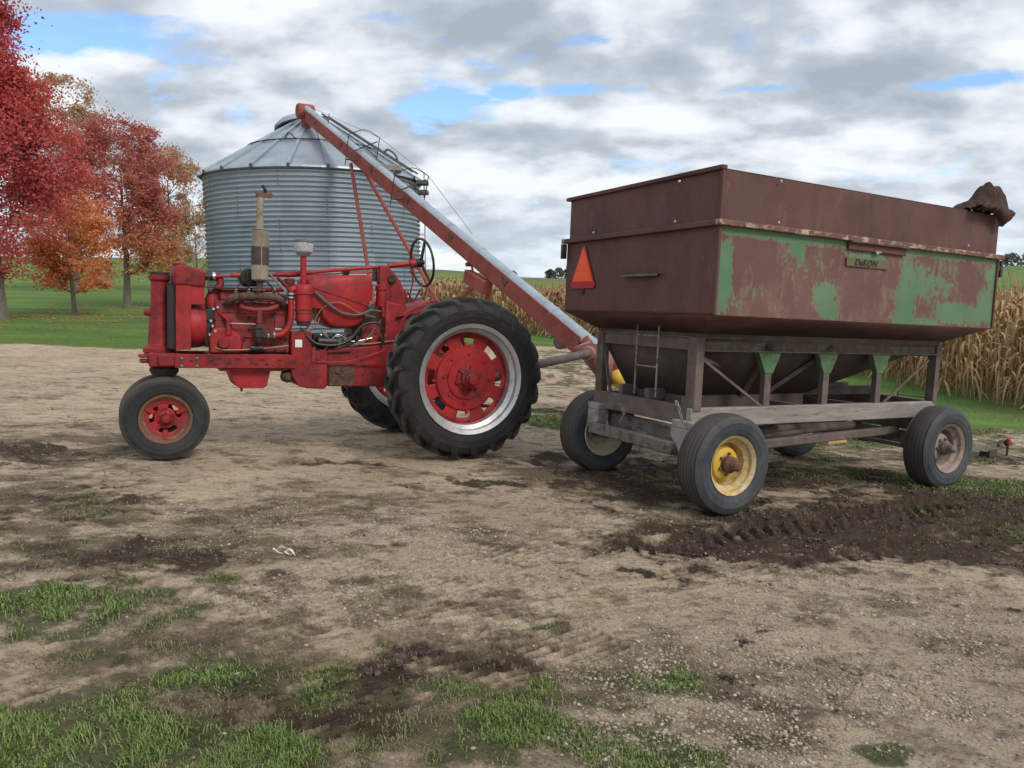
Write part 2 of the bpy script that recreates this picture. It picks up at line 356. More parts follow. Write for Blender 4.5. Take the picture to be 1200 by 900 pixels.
# ---------------------------------------------------------------- ground sheet
def build_ground():
    a1=np.linspace(-52,52,900); a=np.concatenate([np.arange(-180,-52,4.0),a1,np.arange(56,180,4.0)])
    a=np.radians(90-a)        # clockwise from +Y
    r=np.concatenate([[.3,.7,1.1],np.geomspace(1.5,30,820),np.geomspace(30.8,320,110),np.geomspace(340,2500,22)])
    A,Rr=np.meshgrid(a,r); X=Rr*np.cos(A); Y=Rr*np.sin(A)
    Z,mud_shade,gr,gv,lawn=ground_h(X,Y)
    nr,na=X.shape; V=np.stack([X,Y,Z],-1).reshape(-1,3)
    V=np.vstack([V,[[0,0,float(Z[0].mean())]]])
    i,j=np.meshgrid(np.arange(nr-1),np.arange(na),indexing='ij'); j2=(j+1)%na
    F=np.stack([i*na+j,i*na+j2,(i+1)*na+j2,(i+1)*na+j],-1).reshape(-1,4)[:,::-1]
    att=np.stack([mud_shade,gr,gv],-1).reshape(-1,3); att=np.vstack([att,[[0,0,0]]])
    att2=np.zeros_like(att); att2[:-1,0]=lawn.ravel(); att2[:-1,1]=(orgmask(X,Y)*(1-lawn)).ravel()
    ctr=len(V)-1; T=np.stack([np.arange(na),(np.arange(na)+1)%na,np.full(na,ctr),np.full(na,ctr)],-1)
    m,nt,b=newmat('yard_ground'); n=N(nt)
    v=n.coord(kind='Object')
    at_=n.new('ShaderNodeVertexColor',layer_name='mask'); sp=n.new('ShaderNodeSeparateColor'); n.lk(at_.outputs[0],sp.inputs[0])
    at2=n.new('ShaderNodeVertexColor',layer_name='lawn'); s2=n.new('ShaderNodeSeparateColor'); n.lk(at2.outputs[0],s2.inputs[0])
    n1=n.noise(v,1.1,8,.6); n2=n.noise(v,14,8,.7); n3=n.noise(v,60,5,.7); n4=n.noise(v,4.5,7,.65)
    dirt=n.mix(n.ramp(n1,.35,.65),(.50,.375,.245),(.70,.555,.385))
    vw=n.coord((1,1.9,1)); n5=n.noise(vw,3.2,9,.72,.6); n6=n.noise(vw,9,8,.75,.4)
    dirt=n.mix(n.math('MULTIPLY',n.ramp(n5,.51,.64),.62),dirt,(.190,.128,.084)); dirt=n.mix(n.math('MULTIPLY',n.ramp(n6,.54,.63),.65),dirt,(.125,.084,.055))
    dirt=n.mix(n.math('MULTIPLY',n.ramp(n2,.52,.72),.5),dirt,(.16,.118,.085))
    n7=n.noise(v,34,7,.85); dirt=n.mix(n.math('MULTIPLY',n.ramp(n7,.54,.61),.42),dirt,(.15,.105,.072)); dirt=n.mix(n.math('MULTIPLY',n.ramp(n3,.54,.64),.75),dirt,(.68,.58,.44))
    # small stones
    def stones(scale,thr,inp):
        vo=n.new('ShaderNodeTexVoronoi'); vo.inputs['Scale'].default_value=scale; vo.inputs['Randomness'].default_value=1; n.lk(v,vo.inputs['Vector'])
        sv=n.new('ShaderNodeSeparateColor'); n.lk(vo.outputs['Color'],sv.inputs[0])
        inside=n.math('LESS_THAN',vo.outputs['Distance'],thr)
        pres=n.math('LESS_THAN',sv.outputs[0],inp)
        return n.math('MULTIPLY',inside,pres),sv.outputs[1],vo.outputs['Distance']
    p=n.math('MULTIPLY',sp.outputs[2],.65); p=n.math('ADD',p,.20)
    f1,c1,d1=stones(62,.36,p); f2,c2,d2=stones(120,.4,n.math('ADD',p,.12))
    dirt=n.mix(n.math('MULTIPLY',f2,.75),dirt,n.mix(c2,(.20,.165,.13),(.62,.57,.50)))
    dirt=n.mix(n.math('MULTIPLY',f1,.85),dirt,n.mix(c1,(.22,.19,.15),(.66,.62,.56)))
    of=n.math('ADD',s2.outputs[1],n.math('ADD',n.math('MULTIPLY',n.math('SUBTRACT',n2,.5),1.2),n.math('MULTIPLY',n.math('SUBTRACT',n5,.5),1.0)))
    orgc=n.mix(n.ramp(n3,.42,.60),(.090,.060,.036),(.185,.145,.085)); orgc=n.mix(n.math('MULTIPLY',n.ramp(n6,.5,.62),.55),orgc,(.105,.105,.045))
    dirt=n.mix(n.math('MULTIPLY',n.ramp(of,.22,.85),.78),dirt,orgc)
    mud_shade_c=n.mix(n.ramp(n2,.35,.7),(.050,.033,.024),(.125,.088,.064))
    mf=n.math('ADD',n.math('ADD',sp.outputs[0],n.math('MULTIPLY',n.math('SUBTRACT',n2,.5),1.3)),n.math('MULTIPLY',n.math('SUBTRACT',n5,.5),1.3))
    c=n.mix(n.ramp(mf,.12,.85),dirt,mud_shade_c)
    thatch=n.mix(n.ramp(n2,.40,.62),(.060,.048,.028),(.19,.165,.090)); thatch=n.mix(n.math('MULTIPLY',n.ramp(n3,.5,.62),.7),thatch,(.085,.12,.035))
    gc=n.mix(n.ramp(n3,.42,.6),(.055,.055,.026),(.11,.145,.045)); gc=n.mix(n.math('MULTIPLY',n.ramp(n2,.50,.62),.6),gc,(.13,.11,.06))
    thatch=n.mix(n.ramp(sp.outputs[1],.45,.9),thatch,gc)
    gf=n.math('ADD',sp.outputs[1],n.math('MULTIPLY',n.math('SUBTRACT',n3,.5),.9))
    c=n.mix(n.math('MULTIPLY',n.ramp(gf,.22,.55),.9),c,thatch)
    # far green: lawn with mown streaks, then fields
    vs=n.coord((.25,1.6,1)); st=n.noise(vs,.55,5,.6); st2=n.noise(v,9,6,.7)
    lawnc=n.mix(n.ramp(st,.35,.65),(.090,.170,.034),(.160,.270,.056))
    lawnc=n.mix(n.math('MULTIPLY',n.ramp(st2,.45,.7),.4),lawnc,(.10,.16,.045))
    lawnc=n.mix(n.math('MULTIPLY',n.ramp(n.noise(v,.35,5,.6),.52,.68),.5),lawnc,(.13,.125,.05))
    lf=n.math('ADD',s2.outputs[0],n.math('MULTIPLY',n.math('SUBTRACT',n2,.5),.8))
    c=n.mix(n.ramp(lf,.35,.6),c,lawnc)
    sx=n.new('ShaderNodeSeparateXYZ'); n.lk(v,sx.inputs[0])
    far=n.ramp(n.math('MULTIPLY',sx.outputs[1],.001),.225,.24)
    bandn=n.noise(n.coord((.3,1,1)),.01,3,.5)
    fieldc=n.mix(n.ramp(bandn,.47,.53),(.110,.165,.060),(.15,.145,.085))
    c=n.mix(far,c,fieldc)
    n.lk(c,b.inputs['Base Color']); b.inputs['Roughness'].default_value=.92; b.inputs['Specular IOR Level'].default_value=.25
    h=n.math('ADD',n.math('MULTIPLY',n2,1.0),n.math('MULTIPLY',n3,.45)); h=n.math('ADD',h,n.math('MULTIPLY',f1,.5)); h=n.math('ADD',h,n.math('MULTIPLY',f2,.2))
    n.bump(n.math('ADD',h,n.math('MULTIPLY',n7,.9)),b,1.0,.022)
    M['ground']=m
    o=arrays('ground',V,np.vstack([F,T]),'ground',{'mask':att,'lawn':att2},smooth=True); o['kind']='structure'
    return o
# ---------------------------------------------------------------- blades, stones and clods
def scatter_points(nmax,rmin,rmax,power=1.0,a=46):
    th=np.radians(90-rng.uniform(-a,a,nmax)); u=rng.random(nmax); r=rmin*(rmax/rmin)**(u**power)
    return r*np.cos(th),r*np.sin(th),r
def build_grass():
    x,y,r=scatter_points(1500000,1.7,13,.85)
    mud_shade,gr,gv,lawn=masks(x,y); og=orgmask(x,y)*(lawn<.2)*.22; p=np.maximum(np.clip(gr*1.25-.18,0,1)**1.3*.68,og)
    p*=np.clip((fbm(x*7,y*7,3,171)-.37)*4.5,.10,1); k=rng.random(len(x))<p; x,y,r,gr,lawn=x[k],y[k],r[k],gr[k],lawn[k]
    # lawn edge tufts further off
    x2,y2,r2=scatter_points(150000,14,27,1.1); m2,g2,_,l2=masks(x2,y2); k=rng.random(len(x2))<np.clip(l2,0,1)*.35; 
    x=np.concatenate([x,x2[k]]);y=np.concatenate([y,y2[k]]);r=np.concatenate([r,r2[k]]);gr=np.concatenate([gr,g2[k]])
    z=ground_h(x,y)[0]; n=len(x)
    L=rng.uniform(.006,.025,n)*(.5+.7*gr)*(1+r*.02)*(.45+1.3*vnoise(x*9,y*9,301))*np.where(r>13,.55,1); w=.0008+.00042*r; az=rng.uniform(0,2*PI,n); lean=rng.uniform(.45,1.55,n)
    dx,dy=np.cos(az),np.sin(az); px,py=-dy,dx
    sx=dx; up=np.cos(lean)*L; ou=np.sin(lean)*L
    b0=np.stack([x-px*w,y-py*w,z-.004],-1); b1=np.stack([x+px*w,y+py*w,z-.004],-1)
    m0=np.stack([x+dx*ou*.45-px*w*.8,y+dy*ou*.45-py*w*.8,z+up*.7],-1); m1=np.stack([x+dx*ou*.45+px*w*.8,y+dy*ou*.45+py*w*.8,z+up*.7],-1)
    t=np.stack([x+dx*ou,y+dy*ou,z+up],-1)
    V=np.stack([b0,b1,m1,m0,t],1).reshape(-1,3); o=np.arange(n)[:,None]*5
    F=np.concatenate([o+[0,1,2,2],o+[0,2,3,3],o+[3,2,4,4]])[:,:3]
    dry=np.clip(((1-gr)*.9+.16)*(r<13)+rng.normal(0,.22,n)+(fbm(x*3,y*3,3,71)-.5)*1.6,0,1)
    a=np.stack([dry,rng.random(n),np.zeros(n)],-1); att=np.repeat(a,5,axis=0)
    m,nt,b=newmat('grass_blade'); q=N(nt); vc=q.new('ShaderNodeVertexColor',layer_name='tone'); sp=q.new('ShaderNodeSeparateColor'); q.lk(vc.outputs[0],sp.inputs[0])
    g=q.mix(sp.outputs[1],(.075,.120,.024),(.205,.290,.070)); c=q.mix(q.ramp(sp.outputs[0],.3,.85),g,(.20,.175,.085))
    q.lk(c,b.inputs['Base Color']); b.inputs['Roughness'].default_value=.6
    M['blade']=m
    o=arrays('grass',V,F,'blade',{'tone':att}); o['kind']='stuff'; tag(o,'short green and straw coloured grass tufts growing in the dirt yard','grass')
def build_stones(name,n0,rmin,rmax,smin,smax,pf,mat,label,cat,flat=.6,grow=0):
    x,y,r=scatter_points(n0,rmin,rmax,.9); mud_shade,gr,gv,lawn=masks(x,y)
    k=rng.random(len(x))<pf(mud_shade,gr,gv,lawn)*np.clip((fbm(x*2.6,y*2.6,5,207,.6)-.43)*7,.08,1.3); x,y,r=x[k],y[k],r[k]; n=len(x)
    z=ground_h(x,y)[0]
    t=(1+5**.5)/2; ico=np.array([(-1,t,0),(1,t,0),(-1,-t,0),(1,-t,0),(0,-1,t),(0,1,t),(0,-1,-t),(0,1,-t),(t,0,-1),(t,0,1),(-t,0,-1),(-t,0,1)])/1.9
    fi=np.array([(0,11,5),(0,5,1),(0,1,7),(0,7,10),(0,10,11),(1,5,9),(5,11,4),(11,10,2),(10,7,6),(7,1,8),(3,9,4),(3,4,2),(3,2,6),(3,6,8),(3,8,9),(4,9,5),(2,4,11),(6,2,10),(8,6,7),(9,8,1)])
    s=smin*(smax/smin)**(rng.random(n)**2.4)*(1+grow*r); P=ico[None]*(1+rng.uniform(-.28,.28,(n,12,1)))*s[:,None,None]*.5
    sc3=np.stack([rng.uniform(.7,1.4,n),rng.uniform(.7,1.1,n),rng.uniform(flat*.6,flat*1.2,n)],-1); P=P*sc3[:,None,:]
    a=rng.uniform(0,2*PI,n); c,s_=np.cos(a)[:,None],np.sin(a)[:,None]
    X=P[:,:,0]*c-P[:,:,1]*s_+x[:,None]; Y=P[:,:,0]*s_+P[:,:,1]*c+y[:,None]; Z=P[:,:,2]+z[:,None]+s[:,None]*.08
    V=np.stack([X,Y,Z],-1).reshape(-1,3); F=(np.arange(n)[:,None,None]*12+fi[None]).reshape(-1,3)
    att=np.repeat(np.stack([rng.random(n),rng.random(n),rng.random(n)],-1),12,axis=0)
    o=arrays(name,V,F,mat,{'tone':att}); o['kind']='stuff'; tag(o,label,cat)
def tonemat(name,ca,cb,cc):
    m,nt,b=newmat(name); q=N(nt); vc=q.new('ShaderNodeVertexColor',layer_name='tone'); sp=q.new('ShaderNodeSeparateColor'); q.lk(vc.outputs[0],sp.inputs[0])
    c=q.mix(sp.outputs[0],ca,cb); c=q.mix(q.ramp(sp.outputs[1],.6,.95),c,cc)
    f=q.noise(q.coord(),90,4,.6); c=q.mix(q.math('MULTIPLY',q.ramp(f,.4,.7),.4),c,tuple(k*.5 for k in ca))
    q.lk(c,b.inputs['Base Color']); b.inputs['Roughness'].default_value=.85; return m
build_ground()
build_grass()
M['stone']=tonemat('limestone_gravel',(.21,.160,.11),(.40,.325,.24),(.52,.46,.37))
M['clod']=tonemat('dark_soil_clod',(.040,.027,.019),(.085,.058,.042),(.14,.10,.072))
M['straw']=tonemat('dry_straw',(.28,.22,.12),(.46,.38,.24),(.12,.08,.05))
build_stones('gravel',240000,1.8,13,.004,.019,lambda m,g,v,l:np.clip(v*.9-m*.3+.01,0,1)*(l<.3),'stone','pale crushed limestone gravel strewn over the dirt yard','gravel',.6,.055)
build_stones('soil_clods',130000,1.8,12,.006,.030,lambda m,g,v,l:np.clip(m*.9-.30,0,1)*(l<.3)*.8,'clod','dark crumbly soil clods thrown up along the wheel tracks','soil',.75,.05)
# ---------------------------------------------------------------- leaves / trees
def leafmat(name,stops,nscale=.35):
    m,nt,b=newmat(name); q=N(nt); g=q.new('ShaderNodeNewGeometry'); vc=q.new('ShaderNodeVertexColor',layer_name='tone'); sp=q.new('ShaderNodeSeparateColor'); q.lk(vc.outputs[0],sp.inputs[0])
    f=q.math('ADD',q.math('MULTIPLY',sp.outputs[1],.45),q.math('MULTIPLY',sp.outputs[0],.7))
    r=q.new('ShaderNodeValToRGB'); cr=r.color_ramp
    while len(cr.elements)<len(stops): cr.elements.new(.5)
    for e,(p,c) in zip(cr.elements,stops): e.position=p; e.color=c4(c)
    q.lk(f,r.inputs[0]); q.lk(r.outputs[0],b.inputs['Base Color']); b.inputs['Roughness'].default_value=.6
    tr=q.new('ShaderNodeBsdfTranslucent'); q.lk(r.outputs[0],tr.inputs[0]); mx=q.new('ShaderNodeMixShader'); mx.inputs[0].default_value=.42
    q.lk(b.outputs[0],mx.inputs[1]); q.lk(tr.outputs[0],mx.inputs[2]); q.lk(mx.outputs[0],nt.nodes['Material Output'].inputs[0]); return m
M['bark']=plain('grey_bark',(.17,.15,.125),.9,0,.35,12,.6)
M['barkdk']=plain('dark_bark',(.10,.085,.07),.9,0,.35,12,.6)
M['leafred']=leafmat('crimson_leaves',[(.12,(.25,.038,.060)),(.4,(.54,.085,.105)),(.72,(.68,.155,.12)),(1,(.68,.30,.14))])
M['leaforange']=leafmat('orange_leaves',[(.15,(.60,.14,.09)),(.45,(.76,.25,.12)),(.8,(.80,.38,.15)),(1,(.66,.46,.17))])
M['leafmix']=leafmat('dusky_red_leaves',[(.12,(.36,.085,.105)),(.42,(.54,.150,.145)),(.68,(.66,.33,.14)),(1,(.60,.46,.16))])
M['leafbrown']=leafmat('tan_brown_leaves',[(.15,(.30,.18,.11)),(.5,(.50,.32,.20)),(1,(.62,.44,.28))])
M['leafdark']=leafmat('dark_green_leaves',[(.15,(.10,.12,.09)),(.5,(.17,.18,.14)),(1,(.22,.21,.16))])
def tree(base,H,crown,trunk_r,leafm,nleaf,ls,barkm,label,cat,seed,z0=.22,dens=1.0,shape='oval',tonefn=None,lean=0,depth=4,group=None,fork=3):
    rg=random.Random(seed); rn=np.random.default_rng(seed)
    root=empty('tree',loc=base,label=label,cat=cat,group=group)
    mb=MB(); tips=[]
    def env(z):   # crown radius at normalised height 0..1 of the crown
        z=min(max(z,0),1)
        if shape=='oval': return math.sqrt(max(0,1-(2*z-.9)**2/1.25))
        if shape=='cone': return (z/.22 if z<.22 else max(0,1-(z-.22)/.80)**1.2 if z<1 else 0)
        if shape=='wide': return math.sqrt(max(0,1-(2*z-.7)**2/1.8))
    z_lo=H*z0
    def inside(p):
        h=(p.z-z_lo)/(H-z_lo); return -.1<h<1.02 and math.hypot(p.x,p.y)<crown*env(h)*1.02+.15
    def grow(p,d,L,r,dep):
        k=4; pts=[p]; 
        for i in range(k):
            d=(d+Vector((rg.gauss(0,.10),rg.gauss(0,.10),rg.gauss(.03,.06)))).normalized(); q=pts[-1]+d*L/k
            pts.append(q)
        mb.tube(pts,r,7 if dep<2 else 5,r*.6,cap=False)
        tips.extend(pts[2:] if dep>=2 else pts[3:])
        if dep>=depth: return
        nb=rg.choice((2,3)) if dep else fork
        for i in range(nb):
            a=rg.uniform(0,2*PI); sp=rg.uniform(.35,.8); _,s_,u_=basis(d)
            nd=(d*math.cos(sp)+(s_*math.cos(a)+u_*math.sin(a))*math.sin(sp)+Vector((0,0,.12))).normalized()
            st=pts[rg.choice((2,3,4))] if dep else pts[-1]
            grow(st,nd,L*rg.uniform(.62,.85),r*.55,dep+1)
        if dep<2: grow(pts[-1],(d+Vector((0,0,.3))).normalized(),L*.8,r*.6,dep+1)
    # trunk with its leader running up through the crown
    pts=[Vector((0,0,-.15))]; 
    for i in range(8): pts.append(pts[-1]+Vector((rg.gauss(lean*.03,.03),rg.gauss(0,.03),1)).normalized()*H*.78/8)
    mb.tube(pts,[trunk_r*(1.35 if i==0 else 1-.11*i) for i in range(9)],9)
    for i in range(2,9):
        for j in range(3 if depth>2 else 2):
            a=rg.uniform(0,2*PI); el=rg.uniform(.25,.9); hz=pts[i].z; h=(hz-z_lo)/(H-z_lo)
            if h<-.12: continue
            rr=max(crown*env(min(max(h+.15,0.05),1))*.95,.5)
            grow(pts[i].copy(),Vector((math.cos(a),math.sin(a),el)).normalized(),rr*.52,trunk_r*(1-.1*i)*.42,max(1,depth-2))
    mb.build('trunk',barkm,root)
    # foliage clumps about the twigs that lie inside the crown
    T=[t for t in tips if inside(t)]
    extra=int(len(T)*.40)+60
    for _ in range(extra):
        h=rg.random(); a=rg.uniform(0,2*PI); q=math.sqrt(rg.uniform(.25,1))*crown*env(h)*rg.uniform(.8,1.04); T.append(Vector((q*math.cos(a),q*math.sin(a),z_lo+h*(H-z_lo))))
    T=np.array([tuple(t) for t in T]); 
    keep=rn.random(len(T))<dens; T=T[keep]
    wgt=rn.gamma(.9,1,len(T))+.12; idx=rn.choice(len(T),nleaf,p=wgt/wgt.sum()); cs=crown*.070*(.5+rn.random(len(T)))
    P=T[idx]+rn.normal(0,1,(nleaf,3))*cs[idx][:,None]*np.array([1,1,.7])
    n=nleaf; u=rn.normal(0,1,(n,3)); u/=np.linalg.norm(u,axis=1)[:,None]; w=rn.normal(0,1,(n,3)); w-=u*(w*u).sum(1)[:,None]; w/=np.linalg.norm(w,axis=1)[:,None]
    s=ls*rn.uniform(.6,1.3,n)[:,None]
    V=np.stack([P-u*s*.5,P+w*s*.32,P+u*s*.5,P-w*s*.32],1).reshape(-1,3)
    F=np.arange(4*n).reshape(-1,4)
    ct=rn.random(len(T))[idx]
    t0=tonefn(P,H,crown) if tonefn else np.full(n,.4)
    tone=np.stack([np.clip(t0+ct*.28+rn.normal(0,.05,n),0,1),rn.random(n),ct],-1)
    arrays('foliage',V,F,leafm,{'tone':np.repeat(tone,4,axis=0)},parent=root)
    return root
def tbase(px,py,Y):
    p=at(px,py,Y); return (p.x,p.y,tz(p.x,p.y))
tree(tbase(0,370,24),11.9,4.0,.19,'leafred',80000,.105,'bark','tall crimson maple at the left edge of the lawn, nearest and biggest of the trees','tree',3,.12,.92,'cone',lambda P,H,c:.05+.35*(1-P[:,2]/H)+.18*np.sin(P[:,0]*1.1+P[:,2]*.9))
tree(tbase(88,363,29),4.8,1.75,.10,'leaforange',20000,.10,'bark','small bright orange maple between the two red maples','tree',5,.22,.9,'wide',lambda P,H,c:.15+.35*(P[:,2]/H)+.1*np.sin(P[:,0]*2))
tree(tbase(149,357,34),8.1,3.0,.17,'leafmix',42000,.11,'bark','dusky red maple with its lower right side turned orange','tree',8,.17,.9,'oval',lambda P,H,c:np.clip(.05+.75*np.clip((.62-P[:,2]/H)*1.6,0,1)*np.clip(.55+P[:,0]/c*.6,0,1)+.05,0,1))
tree(tbase(92,352,50),13.6,3.6,.25,'leafbrown',20000,.16,'barkdk','brown half bare oak whose crown rises behind the red maples','tree',12,.2,.5,'oval',None)
tree(tbase(203,345,52),9.6,2.9,.24,'leafbrown',20000,.16,'barkdk','tan brown oak behind the dusky red maple, beside the steel bin','tree',15,.2,.55,'oval',lambda P,H,c:.3+.2*(P[:,2]/H))
tree(tbase(232,318,62),6.4,1.9,.10,'leafbrown',1800,.14,'barkdk','small thin almost leafless tree against the left side of the steel bin','tree',19,.15,.6,'wide',None,depth=5)
for i,(px,Y,h,c) in enumerate(((668,420,8,5),(676,420,10,6),(682,425,12,6),(655,470,7,5),(645,480,6,5),(690,430,11,7),(700,430,9,6),(1183,430,9,8),(1205,440,10,8),(1230,440,9,8),(600,480,4,4))):
    p=at(px,330,Y); z=tz(p.x,p.y)
    tree((p.x,p.y,z-.5),h,c*.8,.3,'leafdark',900,1.3,'barkdk','small dark tree in the far tree line on the horizon','tree',40+i,.05,.9,'wide',None,depth=2,group='trees of the far tree line')
V=[];tone=[]
for px,py,Y,rad,nn in ((0,370,24,4.2,420),(88,363,29,2.4,170),(149,357,34,3.4,220),(203,345,52,4,80)):
    b_=tbase(px,py,Y); r_=rad*np.sqrt(rng.random(nn))*1.15; a_=rng.uniform(0,2*PI,nn); X=b_[0]+r_*np.cos(a_); Y_=b_[1]+r_*np.sin(a_)*1.2; Z=terrain(X,Y_)+.025
    s_=rng.uniform(.04,.08,nn); q=rng.uniform(0,2*PI,nn)
    for k in range(4): V.append(None)
    P=np.stack([np.stack([X+s_*np.cos(q+k*PI/2)*(1 if k%2 else .7),Y_+s_*np.sin(q+k*PI/2),Z+rng.uniform(0,.03,nn)],-1) for k in range(4)],1).reshape(-1,3)
    V=[v for v in V if v is not None]+[P]; tone.append(np.repeat(rng.random((nn,3)),4,axis=0)*.8)
V=np.vstack(V); o=arrays('fallen_leaves',V,np.arange(len(V)).reshape(-1,4),'leaforange',{'tone':np.vstack(tone)}); o['kind']='stuff'; tag(o,'fallen orange and red leaves scattered on the lawn under the maples','leaves')
# ---------------------------------------------------------------- maize
M['maize']=tonemat('dry_maize_leaf',(.40,.255,.125),(.58,.40,.21),(.25,.13,.055))
def maize_plant(rn,simple=False,H=2.25):
    V=[];F=[]
    def strip(pts,ws):
        o=len(V)
        for p,(wx,wy,wz),w in pts:
            V.append((p[0]-wx*w,p[1]-wy*w,p[2]-wz*w)); V.append((p[0]+wx*w,p[1]+wy*w,p[2]+wz*w))
        for i in range(len(pts)-1): F.append((o+2*i,o+2*i+1,o+2*i+3,o+2*i+2))
    H=H*rn.uniform(.85,1.08); tx,ty=rn.normal(0,.05,2)
    for a in ((1,0,0),(0,1,0)):
        strip([((0,0,-.05),a,.016),((tx*.5,ty*.5,H*.5),a,.013),((tx,ty,H),a,.006)],None)
    nl=7 if simple else 17
    for i in range(nl):
        z=H*(.12+.85*i/nl)+rn.normal(0,.04); a=rn.uniform(0,2*PI); L=rn.uniform(.35,.75); dx,dy=math.cos(a),math.sin(a); w=rn.uniform(.016,.034)*(1.6 if simple else 1)
        up=rn.uniform(.05,.30) if z>H*.5 else rn.uniform(-.05,.1); dr=rn.uniform(.25,.9); tw=rn.uniform(-.7,.7)
        q=[]
        for k,t in enumerate((0,.3,.6,1)):
            s=L*(t*.62 if t<.6 else .40+.06*t); zz=z+up*t*1.2-dr*t*t*1.1
            ww=w*(.7,1,.8,.15)[k]; an=a+PI/2+tw*t
            q.append(((tx*z/H+dx*s,ty*z/H+dy*s,max(zz,.02)),(math.cos(an)*.9,math.sin(an)*.9,.35*math.sin(tw*t*3)),ww))
        strip(q,None)
    # ear and husk
    if not simple:
        for e in range(1):
            z=H*rn.uniform(.38,.5); a=rn.uniform(0,2*PI)
            for k in (0,1):
                an=a+PI/2*k
                strip([((0,0,z),(math.cos(an),math.sin(an),0),.02),((math.cos(a)*.06,math.sin(a)*.06,z-.05),(math.cos(an),math.sin(an),0),.035),((math.cos(a)*.09,math.sin(a)*.09,z-.24),(math.cos(an),math.sin(an),0),.012)],None)
        for k in range(4):
            a=rn.uniform(0,2*PI); strip([((tx,ty,H-.05),(0,1,0),.005),((tx+math.cos(a)*.07,ty+math.sin(a)*.07,H+.16),(0,1,0),.004)],None)
    return np.array(V),np.array(F)
EP=[at(1420,400,11.0),at(1190,400,14.6),at(1000,400,20.0),at(625,400,33.5),at(440,400,42)]
def edgept(s):   # s metres along the front of the field, from the right end
    for a,b in zip(EP[:-1],EP[1:]):
        L=math.hypot(b.x-a.x,b.y-a.y)
        if s<=L or b is EP[-1]:
            ux,uy=(b.x-a.x)/L,(b.y-a.y)/L; return a.x+ux*s,a.y+uy*s,uy,-ux
        s-=L
ELEN=sum(math.hypot(b.x-a.x,b.y-a.y) for a,b in zip(EP[:-1],EP[1:]))
def build_maize():
    protos=[]
    for k in range(7):
        rn=np.random.default_rng(100+k); V,F=maize_plant(rn)
        t=np.repeat(rn.random((len(V)//2,3)),2,axis=0); t=np.full((len(V),3),.5); t[:,0]=rn.random(); t[:,1]=rn.random()
        # tone changes from leaf to leaf
        t[:,:2]=np.repeat(rn.random((len(V)//2+1,2)),2,axis=0)[:len(V)]
        protos.append((V,F,t))
    meshes=[]; cnt=0; rn=np.random.default_rng(5)
    n_ind=0; SV=[];SF=[];ST_=[];off=0
    simple=[maize_plant(np.random.default_rng(200+k),True) for k in range(8)]
    cells=[]
    for row in range(22):
        d=row*.72; s=0
        while s<ELEN:
            s+=rn.uniform(.14,.30)*(1 if row<7 else 1.8)
            x,y,nx,ny=edgept(min(s,ELEN-.01)); d2=d+rn.normal(0,.07)
            # the field lies beyond the edge
            cells.append((x+nx*d2*-1,y+ny*d2*-1,row,s)) if (nx*x+ny*y)<0 else cells.append((x+nx*d2,y+ny*d2,row,s))
    near=sorted(range(len(cells)),key=lambda i:math.hypot(cells[i][0],cells[i][1]) if 600+FPX*cells[i][0]/cells[i][1]<1235 else 1e9)[:300]; nearset=set(near)
    first={}
    for i,(x,y,row,s) in enumerate(cells):
        if y<5: continue
        px=600+FPX*x/y
        if px>1500: continue
        z=tz(x,y); a=rn.uniform(0,2*PI); sc_=rn.uniform(.9,1.08)
        if i in nearset:
            k=int(rn.integers(7))
            if k not in first:
                V,F,t=protos[k]; o=arrays('maize_plant',V,F,'maize',{'tone':t}); first[k]=o
            else: o=first[k].copy(); COL.objects.link(o)
            o.location=(x,y,z); o.rotation_euler=(rn.normal(0,.05),rn.normal(0,.05),a); o.scale=(sc_,)*3
            tag(o,'dry tan maize plant in the front rows of the standing maize on the right','maize plant','maize plants at the near corner of the field')
        else:
            V,F=simple[int(rn.integers(8))]; c,s_=math.cos(a),math.sin(a)
            W=V*sc_*np.array([1.15,1.15,1]); W=np.stack([W[:,0]*c-W[:,1]*s_+x,W[:,0]*s_+W[:,1]*c+y,W[:,2]+z],-1)
            SV.append(W); SF.append(F+off); off+=len(W); tt=np.repeat(rn.random((len(V)//2+1,3)),2,axis=0)[:len(V)]; ST_.append(tt)
    # the field further back: loose leafy tops over a long way
    for j in range(5200):
        dd=14+rn.random()**.8*75; s=rn.random()*ELEN; x,y,nx,ny=edgept(s); sg=-1 if (nx*x+ny*y)<0 else 1
        x+=nx*dd*sg*.8+0; y+=max(ny*sg,.55)*dd
        if y>105: continue
        z=tz(x,y); V,F=simple[int(rn.integers(8))]; a=rn.uniform(0,2*PI); c,s_=math.cos(a),math.sin(a); W=V[:]*np.array([2.6,2.6,1.0])
        W=np.stack([W[:,0]*c-W[:,1]*s_+x,W[:,0]*s_+W[:,1]*c+y,W[:,2]+z],-1)
        SV.append(W); SF.append(F+off); off+=len(W); ST_.append(np.repeat(rn.random((len(V)//2+1,3)),2,axis=0)[:len(V)])
    # dense litter of leaves under the tops
    o=arrays('maize_field',np.vstack(SV),np.vstack(SF),'maize',{'tone':np.vstack(ST_)}); o['kind']='stuff'; tag(o,'wide field of dry tan maize standing behind the auger and wagon','maize')
    # thick mid canopy sheet
    ns,nd=260,60; S=np.linspace(0,ELEN-.02,ns); V=[];
    for s in S:
        x,y,nx,ny=edgept(s); sg=-1 if (nx*x+ny*y)<0 else 1
        for k in range(nd):
            dd=3.2+(k/(nd-1))**2*84; X=x+nx*dd*sg*.8; Y=y+max(ny*sg,.55)*dd; V.append((X,Y))
    V=np.array(V); Z=terrain(V[:,0],V[:,1])+1.75+(fbm(V[:,0]*1.5,V[:,1]*1.5,4,9)-.5)*.9
